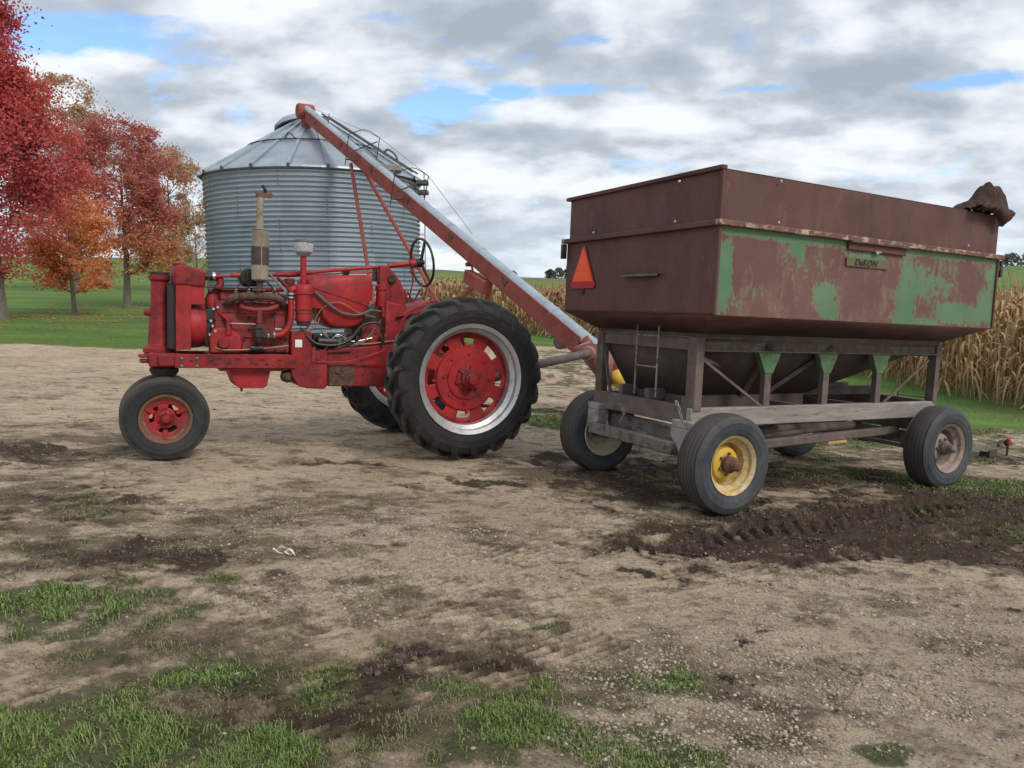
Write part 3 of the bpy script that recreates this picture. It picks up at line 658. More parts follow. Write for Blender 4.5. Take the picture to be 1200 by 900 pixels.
    V=np.column_stack([V,Z]); i,j=np.meshgrid(np.arange(ns-1),np.arange(nd-1),indexing='ij'); F=np.stack([i*nd+j,(i+1)*nd+j,(i+1)*nd+j+1,i*nd+j+1],-1).reshape(-1,4)
    top=V.copy(); 
    o=arrays('maize_canopy',V,F,plain('maize_canopy_thatch',(.42,.31,.17),.9,0,.4,3,.8),smooth=True); o['kind']='stuff'; tag(o,'matted tan tops of the maize field receding to the hill','maize')
build_maize()
# ================================================================ wheels
def arc(cx,cz,r,a0,a1,n,y=0): return [Vector((cx+r*math.cos(a0+(a1-a0)*i/n),y,cz+r*math.sin(a0+(a1-a0)*i/n))) for i in range(n+1)]
def tyre_mesh(Ro,W,Rr,rib=None,lugs=0,n=72):
    """tyre about the local Y axis: outer radius, width, rim radius"""
    mb=MB(); h=Ro-Rr
    pr=[(Rr,-W*.30),(Rr+.012,-W*.40),(Rr+h*.16,-W*.455),(Rr+h*.17,-W*.462),(Rr+h*.20,-W*.462),(Rr+h*.21,-W*.470),(Rr+h*.36,-W*.490),(Rr+h*.37,-W*.500),(Rr+h*.41,-W*.502),(Rr+h*.42,-W*.495),(Rr+h*.62,-W*.50),(Rr+h*.63,-W*.507),(Rr+h*.66,-W*.505),(Rr+h*.67,-W*.494),(Rr+h*.82,-W*.455),(Ro-h*.07,-W*.40)]
    tr=[]
    if rib:
        k=rib; w0=W*.37
        for i in range(k):
            a=-w0+2*w0*i/k; b=-w0+2*w0*(i+1)/k; cr=lambda t:Ro-h*.10*(abs(t)/w0)**2.2
            g=.10*(b-a); tr+=[(cr(a)-.010,a+g*.2),(cr(a+g),a+g),(cr(b-g),b-g),(cr(b)-.010,b-g*.2)]
    else: tr=[(Ro-h*.03,-W*.28),(Ro,-W*.1),(Ro,W*.1),(Ro-h*.03,W*.28)]
    full=pr+tr+[(r,-o) for r,o in reversed(pr)]
    mb.lathe(full+[(Rr-.01,W*.25),(Rr-.01,-W*.25)],axis=(0,1,0),n=n,closed=True)
    if lugs:
        cr=lambda t:(Ro-.006-h*.02*(t/(W*.28))**2) if t<W*.36 else Ro-h*.05-(t-W*.36)*1.1 if t<W*.47 else Ro-h*.05-W*.11*1.1-(t-W*.47)*6
        for sgn in (-1,1):
            for k in range(lugs):
                ph=2*PI*(k+(.5 if sgn>0 else 0))/lugs; vs=[];fs=[]
                ts=(.0-.012,W*.14,W*.28,W*.40,W*.475,W*.492)
                for i,t in enumerate(ts):
                    a=ph+ (t*1.05+ .4*t*t/W)/Ro*1.0; wd=(.034,.036,.042,.050,.058,.064)[i]/Ro; hh=(.052,.054,.056,.056,.044,.008)[i]
                    tt=min(t,W*.475); r0=cr(max(tt,0))-.014-(.035 if i==5 else 0)
                    out=.008 if i>=4 else 0
                    for da,rr in ((-wd*.62,r0),(-wd*.42,r0+hh+.014),(wd*.42,r0+hh+.014),(wd*.62,r0)):
                        vs.append((rr*math.cos(a+da),sgn*(t+out),rr*math.sin(a+da)))
                m=len(ts)
                for i in range(m-1):
                    for j in range(3): fs.append((i*4+j,i*4+j+1,(i+1)*4+j+1,(i+1)*4+j))
                fs.append((0,1,2,3)); fs.append(((m-1)*4+3,(m-1)*4+2,(m-1)*4+1,(m-1)*4))
                mb.add(vs,fs)
    return mb
def slotted(r_in,r_out,slots,sr0,sr1,frac,off,y=0,n=96,conef=0):
    """disc about Y with rounded slots left open"""
    mb=MB(); rad=sorted(set([r_in,sr0,(sr0*3+sr1)/4,(sr0+sr1)/2,(sr0+3*sr1)/4,sr1,r_out])); vs=[]
    for r in rad:
        for j in range(n):
            a=2*PI*j/n; vs.append((r*math.cos(a),y+conef*(r-r_in),r*math.sin(a)))
    fs=[]
    for i in range(len(rad)-1):
        rm=(rad[i]+rad[i+1])/2
        for j in range(n):
            a=(j+.5)/n; ph=((a*slots+off)%1.0)
            edge=abs(ph-.5)*2/frac; q=(rm-(sr0+sr1)/2)/((sr1-sr0)/2)
            if abs(q)<1 and edge<1 and (edge**4+abs(q)**4)<1.15: continue
            fs.append((i*n+j,i*n+(j+1)%n,(i+1)*n+(j+1)%n,(i+1)*n+j))
    return mb.add(vs,fs)
def bolts(mb,r,k,y,br=.012,h=.02,ph=0):
    for i in range(k):
        a=2*PI*(i+ph)/k; mb.lathe([(0,0),(br,0),(br,h),(br*.7,h+.004),(0,h+.004)],(r*math.cos(a),y,r*math.sin(a)),(0,1,0),6)
# ================================================================ red row-crop tractor
TF=Frame((-.873,7.824),R(180+27.5)); TM=TF.m
tractor=empty('tractor',TM,label='old red row-crop tractor with bare engine, narrow paired front wheels and tall lugged rear tyres',cat='tractor')
def T(px,py,lat): return TF.at(px,py,1,lat)
def TB(mb,px0,py0,px1,py1,l0,l1):
    a=T(px0,py0,l0); b=T(px1,py1,l0); return mb.box((a.x,l0,a.z),(b.x,l1,b.z))
def tpoly(pts,l0,l1,mb=None):
    mb=mb or MB(); o=[T(px,py,l0) for px,py in pts]
    return mb.prism([(p.x,0,p.z) for p in o],(0,l0,0),(0,l1,0))
# ---- rear wheels
RR=.775; LR=.86
def rear_wheel(side):
    rt=empty('rear_wheel',parent=tractor); rt.location=(0,side*LR,RR)
    if side<0: rt.rotation_euler=(0,0,PI)      # outer face away from the camera
    tyre_mesh(RR-.052,.335,.495,lugs=21,n=96).build('tyre','tyre',rt,angle=28)
    mb=MB(); mb.lathe([(.520,.155),(.520,.145),(.492,.135),(.488,.10),(.455,.085),(.445,.03),(.445,-.03),(.455,-.085),(.488,-.10),(.492,-.135),(.52,-.145),(.52,-.155),(.482,-.142),(.478,-.092),(.440,-.075),(.433,-.03),(.433,.03),(.440,.075),(.478,.092),(.482,.142)],axis=(0,1,0),n=96,closed=True)
    mb.build('rim','silver',rt,angle=30)
    mb=slotted(.16,.445,8,.318,.382,.50,.15,y=0,n=160); 
    d=mb.build('wheel_disc','redclean',rt,solid=.012)
    mb=MB(); mb.lathe([(.13,.0),(.30,.006),(.305,.018),(.300,.030),(.20,.035),(.195,.05),(.10,.055)],axis=(0,1,0),n=64)
    bolts(mb,.235,8,.03,.013,.016,.4)
    for k in range(4):
        a=2*PI*(k+.12)/4; mb.bar((.285*math.cos(a),.015,.285*math.sin(a)),(.345*math.cos(a),.012,.345*math.sin(a)),.022,.03,up=Vector((0,1,0)))
    mb.build('wheel_weight','redclean',rt,angle=30)
    mb=MB(); bolts(mb,.415,16,.006,.012,.014,.3); mb.build('rim_bolts','redgrime',rt)
    mb=MB(); mb.lathe([(.0,-.10),(.12,-.10),(.12,.055),(.115,.07),(.085,.075),(.08,.115),(.062,.125),(.055,.155),(.045,.16),(.045,.20),(0,.205)],axis=(0,1,0),n=32)
    for k in range(6):
        a=2*PI*k/6; mb.bar((.06*math.cos(a),.075,.06*math.sin(a)),(.125*math.cos(a),.06,.125*math.sin(a)),.03,.05,up=Vector((0,1,0)))
    mb.box((-.03,.12,-.075),(.03,.165,-.02))
    mb.build('hub','red',rt,angle=30)
    return rt
rear_wheel(1).rotation_euler=(0,.25,0); rear_wheel(-1)
# ---- front wheels
FR=.365; fc=T(194,489,.20); FX=fc.x
def front_wheel(side):
    rt=empty('front_wheel',parent=tractor); rt.location=(FX+.0,side*.17,FR); rt.rotation_euler=(0,0,0 if side>0 else PI)
    tyre_mesh(FR,.175,.205,rib=3,n=80).build('tyre','tyrefront',rt,angle=30)
    mb=MB(); mb.lathe([(.217,.078),(.217,.072),(.200,.066),(.196,.045),(.175,.03),(.170,-.03),(.196,-.045),(.217,-.072),(.217,-.078),(.192,-.066),(.188,-.045),(.165,-.03),(.163,.03),(.188,.045),(.192,.066)],axis=(0,1,0),n=64,closed=True)
    mb.build('rim','rustyrim',rt,angle=30)
    slotted(.062,.168,3,.092,.132,.62,.1,y=.012,n=96,conef=0).build('wheel_disc','redclean',rt,solid=.010)
    mb=MB(); mb.lathe([(.130,.018),(.150,.026),(.168,.024),(.172,.010)],axis=(0,1,0),n=48)
    for k in range(3):
        a=2*PI*(k+.45)/3+.1; mb.bar((.10*math.cos(a),.03,.10*math.sin(a)),(.185*math.cos(a),.04,.185*math.sin(a)),.035,.02,up=Vector((0,1,0)))
    mb.build('clamp_ring','redclean',rt)
    mb=MB(); mb.lathe([(0,-.06),(.06,-.06),(.072,.0),(.070,.022),(.045,.032),(.042,.07),(.030,.085),(0,.09)],axis=(0,1,0),n=28); bolts(mb,.056,6,.022,.007,.014)
    mb.build('hub','red',rt,angle=30)
    return rt
front_wheel(1).rotation_euler=(0,.5,0); front_wheel(-1)
# ---- chassis
mb=MB(); a=T(196,430,0); mb.tube([(FX,0,FR+.02),(FX,0,a.z+.02)],.065,20); mb.lathe([(.10,0),(.12,.03),(.12,.06),(.09,.08)],(FX,0,a.z-.07),n=24)
mb.bar((FX,-.16,FR),(FX,.16,FR),.07); mb.build('front_spindle','soot',tractor)
BX=T(187,400,0).x
def lz(py,lat=0,px=187): return T(px,py,lat).z
zt,zb=lz(321),lz(414)
mb=MB()   # upright front casting
H=zt-zb
mb.lathe([(.128,-.02),(.118,.02),(.098,.06),(.090,H*.30),(.084,H*.45),(.073,H*.60),(.070,H*.92)],(BX,0,zb),n=28)
mb.lathe([(.070,H*.90),(.088,H*.93),(.088,H*.985),(.06,H)],(BX,0,zb),n=28)
q=T(170,366,0); mb.lathe([(.0,.05),(.02,.05),(.032,.03),(.032,.0),(.045,-.05)],(BX+.075,0,q.z),(1,0,0),16)
mb.build('front_casting','red',tractor,angle=40)
mb=MB(); mb.lathe([(.0,.0),(.075,.0),(.08,.012),(.075,.022),(.02,.026),(0,.04)],(BX,0,zt-.004),n=24); mb.build('casting_cap','soot',tractor)
mb=MB(); a=T(206,431,.27); b=T(172,414,.27)
mb.box((a.x-.05,-.20,a.z),(b.x-.02,.20,b.z)); mb.box((a.x-.05,.20,a.z+.01),(BX+.02,.245,b.z-.01)); mb.box((a.x-.05,-.245,a.z+.01),(BX+.02,-.20,b.z-.01))
mb.lathe([(.0,.0),(.12,.0),(.135,-.02),(.135,-.06),(.10,-.07),(0,-.07)],(BX,0,b.z+.05),n=28)
mb.bar((b.x-.05,0,a.z+.04),(b.x+.05,0,a.z+.04),.16,.03); mb.bar((b.x-.05,0,b.z-.04),(b.x+.06,0,b.z-.04),.14,.025)
mb.build('front_pedestal','red',tractor,bevel=.012)
for sg in (1,-1):
    if sg>0: a=T(206,416,.262); b=T(346,431,.262); xa,xb,z0,z1=a.x,b.x,b.z+.0,a.z; z1=T(270,415.5,.262).z; z0=T(270,431.5,.262).z; xa=T(205,420,.262).x
    mb=MB(); mb.box((xb,sg*.262,z0),(xa,sg*.232,z1))
    if sg>0:
        n0=len(mb.v)
    fr=mb.build('frame_rail','red',tractor,bevel=.004)
    for px,py in ((213,419.5),(231,419.5),(213,428.5),(231,428.5)):
        q=T(px,py,.265); m2=MB(); m2.lathe([(0,.012),(.013,.012),(.014,-.004),(0,-.004)],(q.x,sg*.265,q.z),(0,sg,0),6); m2.build('rail_bolt','green',fr)
    m2=MB()
    for px,py in ((248,423),(257,420),(279,421),(293,421),(307,421.5),(328,422),(300,427),(313,427),(252,427),(225,423),(268,426)):
        q=T(px,py,.265); m2=MB(); m2.bar((q.x-.018,sg*.2635,q.z),(q.x+.018,sg*.2635,q.z),.004,.013); m2.build('rail_slot','grease',fr)
# ---- radiator
mb=MB(); rad_o=[(203,318),(205,311),(214,309.5),(238,315.5),(241,320),(241,337),(203,334)]
tpoly(rad_o,.245,-.245,mb); rad=mb.build('radiator','red',tractor,bevel=.022)
mb=MB(); a=T(206,334,.24); b=T(224,410,.24); mb.box((a.x,.222,b.z),(b.x,.24,a.z)); m2=MB(); m2.box((a.x,-.24,b.z),(b.x,-.222,a.z)); 
c=T(240,334,.24); mb.box((b.x+.004,.206,T(230,357,.24).z),(c.x,.228,c.z)); m2.box((b.x+.004,-.228,T(230,357,.24).z),(c.x,-.206,c.z)); mb.build('side_panel','redclean',rad,bevel=.004); m2.build('side_panel','redclean',rad,bevel=.004)
mb=MB(); a=T(198,331,.2); b=T(208,409,.2); mb.box((a.x,-.195,b.z),(b.x-.05,.195,a.z))
for k in range(14): 
    y=-.185+k*.37/13; mb.box((a.x,y-.004,b.z+.01),(a.x+.012,y+.004,a.z-.01))
mb.build('radiator_core','grease',rad)
mb=MB(); q=T(210,313,0); mb.lathe([(.04,-.03),(.04,.01),(.058,.015),(.060,.03),(.03,.04),(0,.042)],(q.x,0,q.z),n=20); mb.build('radiator_cap','red',rad)
mb=MB(); a=T(224,352,.22); b=T(242,409,.22); zc=(a.z+b.z)/2; rr=(a.z-b.z)/2*1.02
mb.lathe([(rr*.99,0),(rr,-.03),(rr*.97,-(a.x-b.x)*.65),(rr*.90,-(a.x-b.x)),(rr*.86,-(a.x-b.x))],(a.x,0,zc),(1,0,0),40)
fs=mb.build('fan_shroud','redclean',tractor,angle=40); 
for v in fs.data.vertices: v.co.y*= .235/rr
mb=MB(); 
for k in range(6):
    a_=PI/3*k; mb.bar((b.x-.02,0,zc),(b.x-.02,math.cos(a_)*.17,zc+math.sin(a_)*.17),.05,.012,up=Vector((1,0,.4)))
mb.lathe([(0,-.06),(.05,-.06),(.05,.02),(0,.02)],(b.x-.03,0,zc),(1,0,0),16); mb.build('fan','soot',tractor)
mb=MB(); mb.lathe([(.055,0),(.085,0),(.085,-.03),(.055,-.03)],(b.x-.06,.06,zc-.20),(1,0,0),20,closed=True); mb.tube([(b.x-.06,.135,zc-.2),(b.x-.06,.11,zc+.05)],.008,6); mb.tube([(b.x-.06,-.05,zc-.2),(b.x-.06,-.04,zc+.05)],.008,6); mb.build('fan_belt','black',tractor)
def TP(pts,lat=None):  # path of (px,py,lat)
    return [T(p[0],p[1],p[2] if len(p)>2 else lat) for p in pts]
def smooth(pts,n=5):
    out=[];P=[Vector(p) for p in pts]; P=[P[0]*2-P[1]]+P+[P[-1]*2-P[-2]]
    for i in range(1,len(P)-2):
        for k in range(n):
            t=k/n; a,b,c,d=P[i-1],P[i],P[i+1],P[i+2]
            out.append(.5*((2*b)+(c-a)*t+(2*a-5*b+4*c-d)*t*t+(3*b-a-3*c+d)*t**3))
    out.append(P[-2]); return out
mb=MB(); mb.tube(TP([(236,324,.08),(251,324,.08)]),.038,16); hz_=mb.build('coolant_hose','black',tractor)
mb=MB(); mb.tube(TP([(249,324,.08),(252,324,.08)]),.041,16); mb.build('hose_clamp','chrome',hz_)
mb=MB(); mb.tube(smooth(TP([(251,324,.08),(257,326,.08),(258,334,.09),(252,342,.12),(250,352,.15)])),.032,14); mb.lathe([(.06,-.09),(.065,-.02),(.05,.02),(.03,.05)],T(249,348,.12),n=18); mb.build('water_outlet','red',tractor)
# ---- engine
mb=MB(); TB(mb,252,352,340,414,.19,-.19); eng=mb.build('engine_block','redgrime',tractor,bevel=.015)
mb=MB(); TB(mb,258,341,336,355,.17,-.17); mb.build('cylinder_head','redgrime',eng,bevel=.01)
mb=MB(); tpoly([(259,342),(260,337),(333,337),(334,342)],.12,-.12,mb); mb.build('valve_cover','red',eng,bevel=.02)
mb=MB(); TB(mb,241,337.3,300,338.6,.22,.15); mb.build('brace_strip','grease',eng)
mb=MB()
tpoly([(266,384),(250,384),(246,394),(246,414),(283,414),(284,400),(281,392),(274,388)],.225,.10,mb); mb.build('front_gear_cover','redclean',eng,bevel=.015)
mb=MB(); q=T(255,372,.2); 
for (px,py,l,r_) in ((256,372,.16,.045),(251,398,.18,.05),(262,402,.235,.05)):
    q=T(px,py,l); mb.lathe([(0,.03),(r_*.8,.03),(r_,.01),(r_,-.12),(0,-.12)],q,(0,1,0),18)
mb.build('pump_housing','red',eng,angle=40)
mb=MB(); mb.tube(TP([(252,350,.18),(256,366,.19),(266,374,.22),(266,386,.22)]),.014,8); mb.tube(TP([(268,374,.22),(268,392,.22)]),.028,12); mb.tube(TP([(262,385,.2),(262,398,.2)]),.03,12); mb.build('oil_pipe','red',eng)
mb=MB(); 
for px,py,l in ((249,382,.2),(252,388,.22),(246,392,.2),(250,362,.18),(255,360,.2),(247,376,.18)):
    q=T(px,py,l); mb.lathe([(0,.012),(.012,.012),(.014,0),(.014,-.03)],q,(0,1,0),8)
mb.build('fittings','chrome',eng)
mb=MB()
for px,py,l,w_ in ((246,370,.17,.05),(247,385,.16,.06),(247,400,.16,.05),(262,378,.19,.03)): q=T(px,py,l); mb.box(q-Vector((w_,.12,w_)),q+Vector((w_,0,w_*1.2)))
mb.build('front_accessories','grease',eng,bevel=.01)
mb=MB(); tpoly([(268,434),(317,434),(313,452),(309,455),(281,455),(276,452)],.17,-.17,mb); TB(mb,258,431,334,435,.21,-.21); q=T(283,456,.1); mb.lathe([(.012,.02),(.012,-.02),(0,-.02)],q,n=8); mb.build('oil_pan','redclean',eng,bevel=.02)
mb=MB(); TB(mb,244,414,345,431,.20,-.20); mb.build('crankcase','redgrime',eng,bevel=.006)
# manifold
mb=MB(); mb.tube(smooth(TP([(268,357,.19),(270,351,.26),(281,347.5,.29),(300,347,.30),(320,348,.29),(329,352,.27),(333,359,.19)])),[.030]*7 and .034,14); 
mb.tube(TP([(272,352,.17),(272,352,.27)]),.03,12); mb.tube(TP([(300,348,.17),(300,348,.3)]),.045,12); mb.tube(TP([(303,347,.30),(303,338,.30)]),.035,14); mb.lathe([(.06,0),(.06,.02),(.035,.02)],T(303,341,.30),n=6)
mb.build('exhaust_manifold','manifold',eng,angle=50)
mb=MB(); mb.tube(smooth(TP([(283,354,.2),(284,360,.27),(294,362.5,.29),(304,363,.29),(316,362,.29),(324,359,.27),(325,354,.2)])),.024,12); mb.tube(TP([(304,363,.29),(304,378,.29)]),.024,r2=.03,n=12)
mb.build('intake_manifold',M['redgrime'],eng,angle=50)
mb=MB(); q=T(305,391,.29); mb.box(q+Vector((-.045,-.05,-.035)),q+Vector((.045,.04,.035))); mb.lathe([(.028,.09),(.035,.06),(.03,.03),(.03,-.06),(.02,-.075),(0,-.075)],q+Vector((.01,0,.0)),n=14); mb.bar(q+Vector((-.11,0,-.01)),q+Vector((0,0,-.01)),.06); mb.bar(q+Vector((-.03,.05,.06)),q+Vector((.07,.05,.05)),.012); mb.build('carburettor','soot',eng,bevel=.006)
mb=MB(); mb.tube(TP([(270,379,.25),(299,380,.27)]),.008,8); mb.tube(TP([(322,386,.29),(330,386,.29)]),.018,r2=.014,n=10); mb.tube(TP([(313,393,.29),(315,393,.29)]),.034,12);mb.tube(TP([(320,393,.29),(322,393,.29)]),.034,12); mb.build('carburettor_fittings','dullrod',eng)
mb=MB(); mb.tube(TP([(312,393,.29),(323,393,.29)]),.031,14); mb.build('carburettor_hose','black',eng)
mb=MB(); mb.tube(smooth(TP([(322,393,.29),(331,391,.29),(338,383,.28),(341,371,.27),(341,352,.26),(342,340,.25),(347,338,.25)])),.030,16); pp=mb.build('air_pipe','redclean',tractor)
mb=MB(); mb.tube(TP([(341.4,343,.26),(341.4,345.5,.26)]),.036,14); mb.tube(TP([(341.2,347.5,.26),(341.2,349.5,.26)]),.036,14); mb.build('pipe_clamp','chrome',pp)
mb=MB(); mb.tube(TP([(341.4,341,.26),(341.2,351,.26)]),.034,14); mb.build('rubber_sleeve','black',pp)
# nuts, plugs and casting ribs on the block
mb=MB()
for px,py in tuple((262+8.8*k,356) for k in range(9))+tuple((262+12*k,411) for k in range(7))+((292,372),(320,370),(292,386),(332,378),(335,398),(318,404),(300,406),(286,398)): q=T(px,py,.19); mb=MB(); mb.lathe([(0,.014),(.012,.014),(.015,0)],q,(0,1,0),8); mb.build('block_bolt','grease',eng)
mb=MB(); 
for k in range(4): q=T(276+15*k,343,.17); mb.lathe([(0,.06),(.008,.06),(.010,.035),(.016,.03),(.016,0)],q,(0,.8,.5),8)
mb.build('spark_plugs','glassy',eng)
for k in range(4):
    wire_p=[(276+15*k,340,.21),(280+12*k,333,.22),(292+3*k,327,.20)]; m_=MB(); m_.tube([T(*p) for p in wire_p],.0045,6); m_.build('plug_wire','black',eng)
mb=MB(); TB(mb,256,366,338,368,.20,.19); TB(mb,286,394,340,396.5,.205,.19); TB(mb,284,401,300,411,.215,.19); TB(mb,322,372,334,384,.21,.19); mb.build('casting_ribs','redgrime',eng,bevel=.004)
mb=MB(); mb.tube(smooth([T(246,404,.2),T(262,410,.24),T(300,409,.24),T(338,405,.25)]),.007,7); mb.build('oil_line','copper',eng)
mb=MB(); q=T(300,408,.22); mb.lathe([(0,.06),(.03,.055),(.034,0),(.03,-.06),(0,-.065)],q,(1,0,0),14); mb.build('oil_filter','grease',eng)
# ---- exhaust stack
mb=MB(); ml=.27; q0=T(304.5,328.5,ml); q1=T(304.5,269,ml); Hm=q1.z-q0.z; rm=.073
mb.lathe([(.03,-.01),(rm*.9,0),(rm,.008),(rm,Hm*.985),(rm*1.06,Hm*.99),(rm*1.06,Hm),(.035,Hm+.01)],q0,n=28); mb.bar(q0+Vector((-.0,rm,.01)),q0+Vector((0,rm,Hm-.01)),.014,.008)
muf=mb.build('muffler','muffler',tractor,angle=40)
# soot stains around the middle of the muffler are their own sheet-metal wrap
mb=MB(); mb.lathe([(rm+.0015,Hm*.30),(rm+.003,Hm*.34),(rm+.003,Hm*.62),(rm+.0015,Hm*.66)],q0,n=28); mb.build('burnt_wrap','soot',muf)
mb=MB(); q2=T(304.5,228,ml); mb.lathe([(.032,-.02),(.030,q2.z-q1.z),(.026,q2.z-q1.z),(.026,-.02)],q1,n=20); mb.build('stack_pipe','muffler',muf)
mb=MB(); mb.lathe([(.036,-.02),(.036,.012),(.030,.012)],q2,n=18); mb.bar(q2+Vector((-.02,0,.0)),q2+Vector((-.085,0,.0)),.035,.03); mb.lathe([(0,.02),(.022,.02),(.022,-.02),(0,-.02)],q2+Vector((-.088,0,0)),(0,1,0),12)
mb.build('cap_clamp','rusty',muf)
mb=MB(); mb.tube(smooth([q2+Vector((-.045,0,.01)),q2+Vector((-.05,0,.035)),q2+Vector((-.035,0,.065)),q2+Vector((-.02,0,.085))]),[.022]*16 and .014,8); mb.lathe([(0,.0),(.034,.0),(.034,.004),(0,.004)],q2+Vector((-.035,0,.045)),(1,0,.45),16); mb.build('rain_cap','grease',muf)
mb=MB(); mb.tube(TP([(304.5,345,ml+.01),(304.5,328,ml)]),.03,14); mb.build('exhaust_pipe','soot',muf)
mb=MB(); mb.lathe([(0,.0),(.075,.0),(.085,.03),(.085,.15),(.06,.2),(0,.2)],T(292,325,.15)+Vector((0,.0,-.0)),(0,-1,0),20); mb.box(T(289,318,.18),T(300,336,.05)); mb.build('magneto','grease',tractor,bevel=.01)
# ---- air cleaner
al=.25; q0=T(355.5,377,al); q1=T(355.5,333,al); Ha=q1.z-q0.z; ra=.080
mb=MB(); mb.lathe([(0,-.005),(.05,-.005),(ra*.92,.005),(ra*.93,.05),(ra*.88,.055),(ra*.88,.075),(ra*.95,.08),(ra*.95,Ha*.72),(ra*1.06,Ha*.73),(ra*1.08,Ha*.90),(ra*.9,Ha*.97),(.05,Ha)],q0,n=28)
ac=mb.build('air_cleaner','redclean',tractor,angle=35)
mb=MB(); mb.lathe([(.0,-.04),(.05,-.04),(.062,-.02),(.062,0),(0,0)],q0,n=20); mb.lathe([(ra*1.0,.105),(ra*1.0,.115),(ra*.94,.115)],q0,n=28); mb.build('oil_cup','soot',ac)
mb=MB(); q2=T(355.5,299,al); mb.tube([q1-Vector((0,0,.02)),q2],.028,16); mb.build('air_stack','redclean',ac)
mb=MB(); q3=T(355.5,281,al); h3=q3.z-q2.z; mb.lathe([(.03,-.012),(.055,0),(.085,.03),(.088,h3*.82),(.078,h3*.95),(.03,h3*1.02),(0,h3*1.03)],q2,n=28); cp=mb.build('precleaner_bowl','glassy',ac,angle=40)
mb=MB(); mb.lathe([(.089,h3*.80),(.0905,h3*.86),(.08,h3*.97),(.03,h3*1.05),(0,h3*1.06)],q2,n=28); mb.build('bowl_lid','wiregrey',cp)
# ---- fuel tank: rounded, deeper in the middle
mb=MB(); tl=.25
o=[(359,336),(360,327),(366,323),(432,322),(438,326),(439,334),(438,350),(434,358),(430,372),(423,381),(413,385),(394,385),(385,381),(378,373),(374,363),(362,362),(359,354)]
pts=[T(px,py,tl) for px,py in o]; cxm=sum(p.x for p in pts)/len(pts); czm=sum(p.z for p in pts)/len(pts)
rings=[]; lats=[(-tl,.86),(-tl*.93,.95),(-tl*.75,1),(tl*.75,1),(tl*.93,.95),(tl,.86)]
vs=[]
for l,s_ in lats:
    for p in pts: vs.append((cxm+(p.x-cxm)*s_,l,czm+(p.z-czm)*s_))
n_=len(pts); fs=[tuple(range(n_)),tuple(range(5*n_,6*n_))[::-1]]
for i in range(5):
    for j in range(n_): fs.append((i*n_+j,(i+1)*n_+j,(i+1)*n_+(j+1)%n_,i*n_+(j+1)%n_))
mb.add(vs,fs); tank=mb.build('fuel_tank','redclean',tractor,angle=60,bevel=.01)
mb=MB(); mb.lathe([(.032,-.03),(.032,.02),(.042,.022),(.042,.06),(.02,.065),(0,.065)],T(405,323,.0),n=18); mb.build('tank_cap','grease',tank)
mb=MB(); mb.bar(T(366,336,tl+.004),T(438,360,tl+.004),.008,.010,up=Vector((0,0,1))); mb.build('tank_strap','redgrime',tank)
# ---- transmission, bell housing and rear
mb=MB(); tpoly([(341,392),(342,388),(364,388),(366,392),(366,408),(384,411),(384,452),(380,456),(360,455),(349,452),(342,440)],.25,-.25,mb); bell=mb.build('bell_housing','red',tractor,bevel=.012)
mb=MB(); TB(mb,346,398,354,407,.254,.25); mb.build('data_decal','white',bell)
mb=MB(); q=T(337,442,.2); mb.lathe([(0,.02),(.03,.02),(.05,0),(.05,-.1)],q,(0,1,0),16); mb.box(T(334,436,.2),T(348,446,.0)); mb.build('starter_bracket','manifold',bell,bevel=.01)
mb=MB(); tpoly([(383,410),(452,404),(470,404),(470,450),(452,453),(384,453)],.21,-.21,mb); tpoly([(383,409),(412,407),(412,413),(383,414)],.235,.21,mb); trn=mb.build('transmission_case','red',tractor,bevel=.012)
mb=MB(); TB(mb,386,428,415,452,.222,.20); q=T(396,435,.24);mb.lathe([(0,0),(.022,0),(.022,-.03)],q,(0,1,0),8); mb.build('greasy_side_plate','manifold',trn,bevel=.004)
mb=MB(); TB(mb,366,424,455,426,.262,.25); TB(mb,366,407,369,426,.262,.25); q=T(380,408,.25); mb.bar(T(372,421,.26),T(384,405,.26),.012); mb.build('clutch_rod','redclean',trn)
mb=MB(); tpoly([(430,393),(430,410),(470,412),(480,400),(480,368),(470,356),(452,352),(452,392)],.20,-.20,mb)
tpoly([(455,312),(463,320),(470,330),(476,345),(476,372),(462,372),(456,352)],.16,-.16,mb); 
mb.build('final_drive_case','red',tractor,bevel=.02)
mb=MB(); tpoly([(446,311),(456,311),(457,330),(458,372),(448,372),(445,330)],.17,.06,mb); 
mb.bar(T(448,333,.1),T(448,311,.1),.06,.05); cons=mb.build('steering_support','red',tractor,bevel=.006)
mb=MB(); q=T(446,345,.15); mb.lathe([(0,.0),(.05,.0),(.056,.02),(.056,.16),(.065,.165),(.065,.20),(.03,.23),(0,.23)],T(447,357,.12)-Vector((0,0,.02)),n=20); mb.build('hydraulic_can','redclean',cons)
mb=MB(); q=T(459.5,327,.19); mb.lathe([(0,.014),(.034,.014),(.042,.0),(.042,-.03)],q,(.35,1,0),20); mb.build('ammeter','soot',cons)
mb=MB(); mb.box(T(441,313,.05),T(446,330,-.1)); mb.build('switch_box','grease',cons,bevel=.01)
mb=MB(); TB(mb,458,360,465,367,.165,.16); mb.build('decal','glassy',cons)
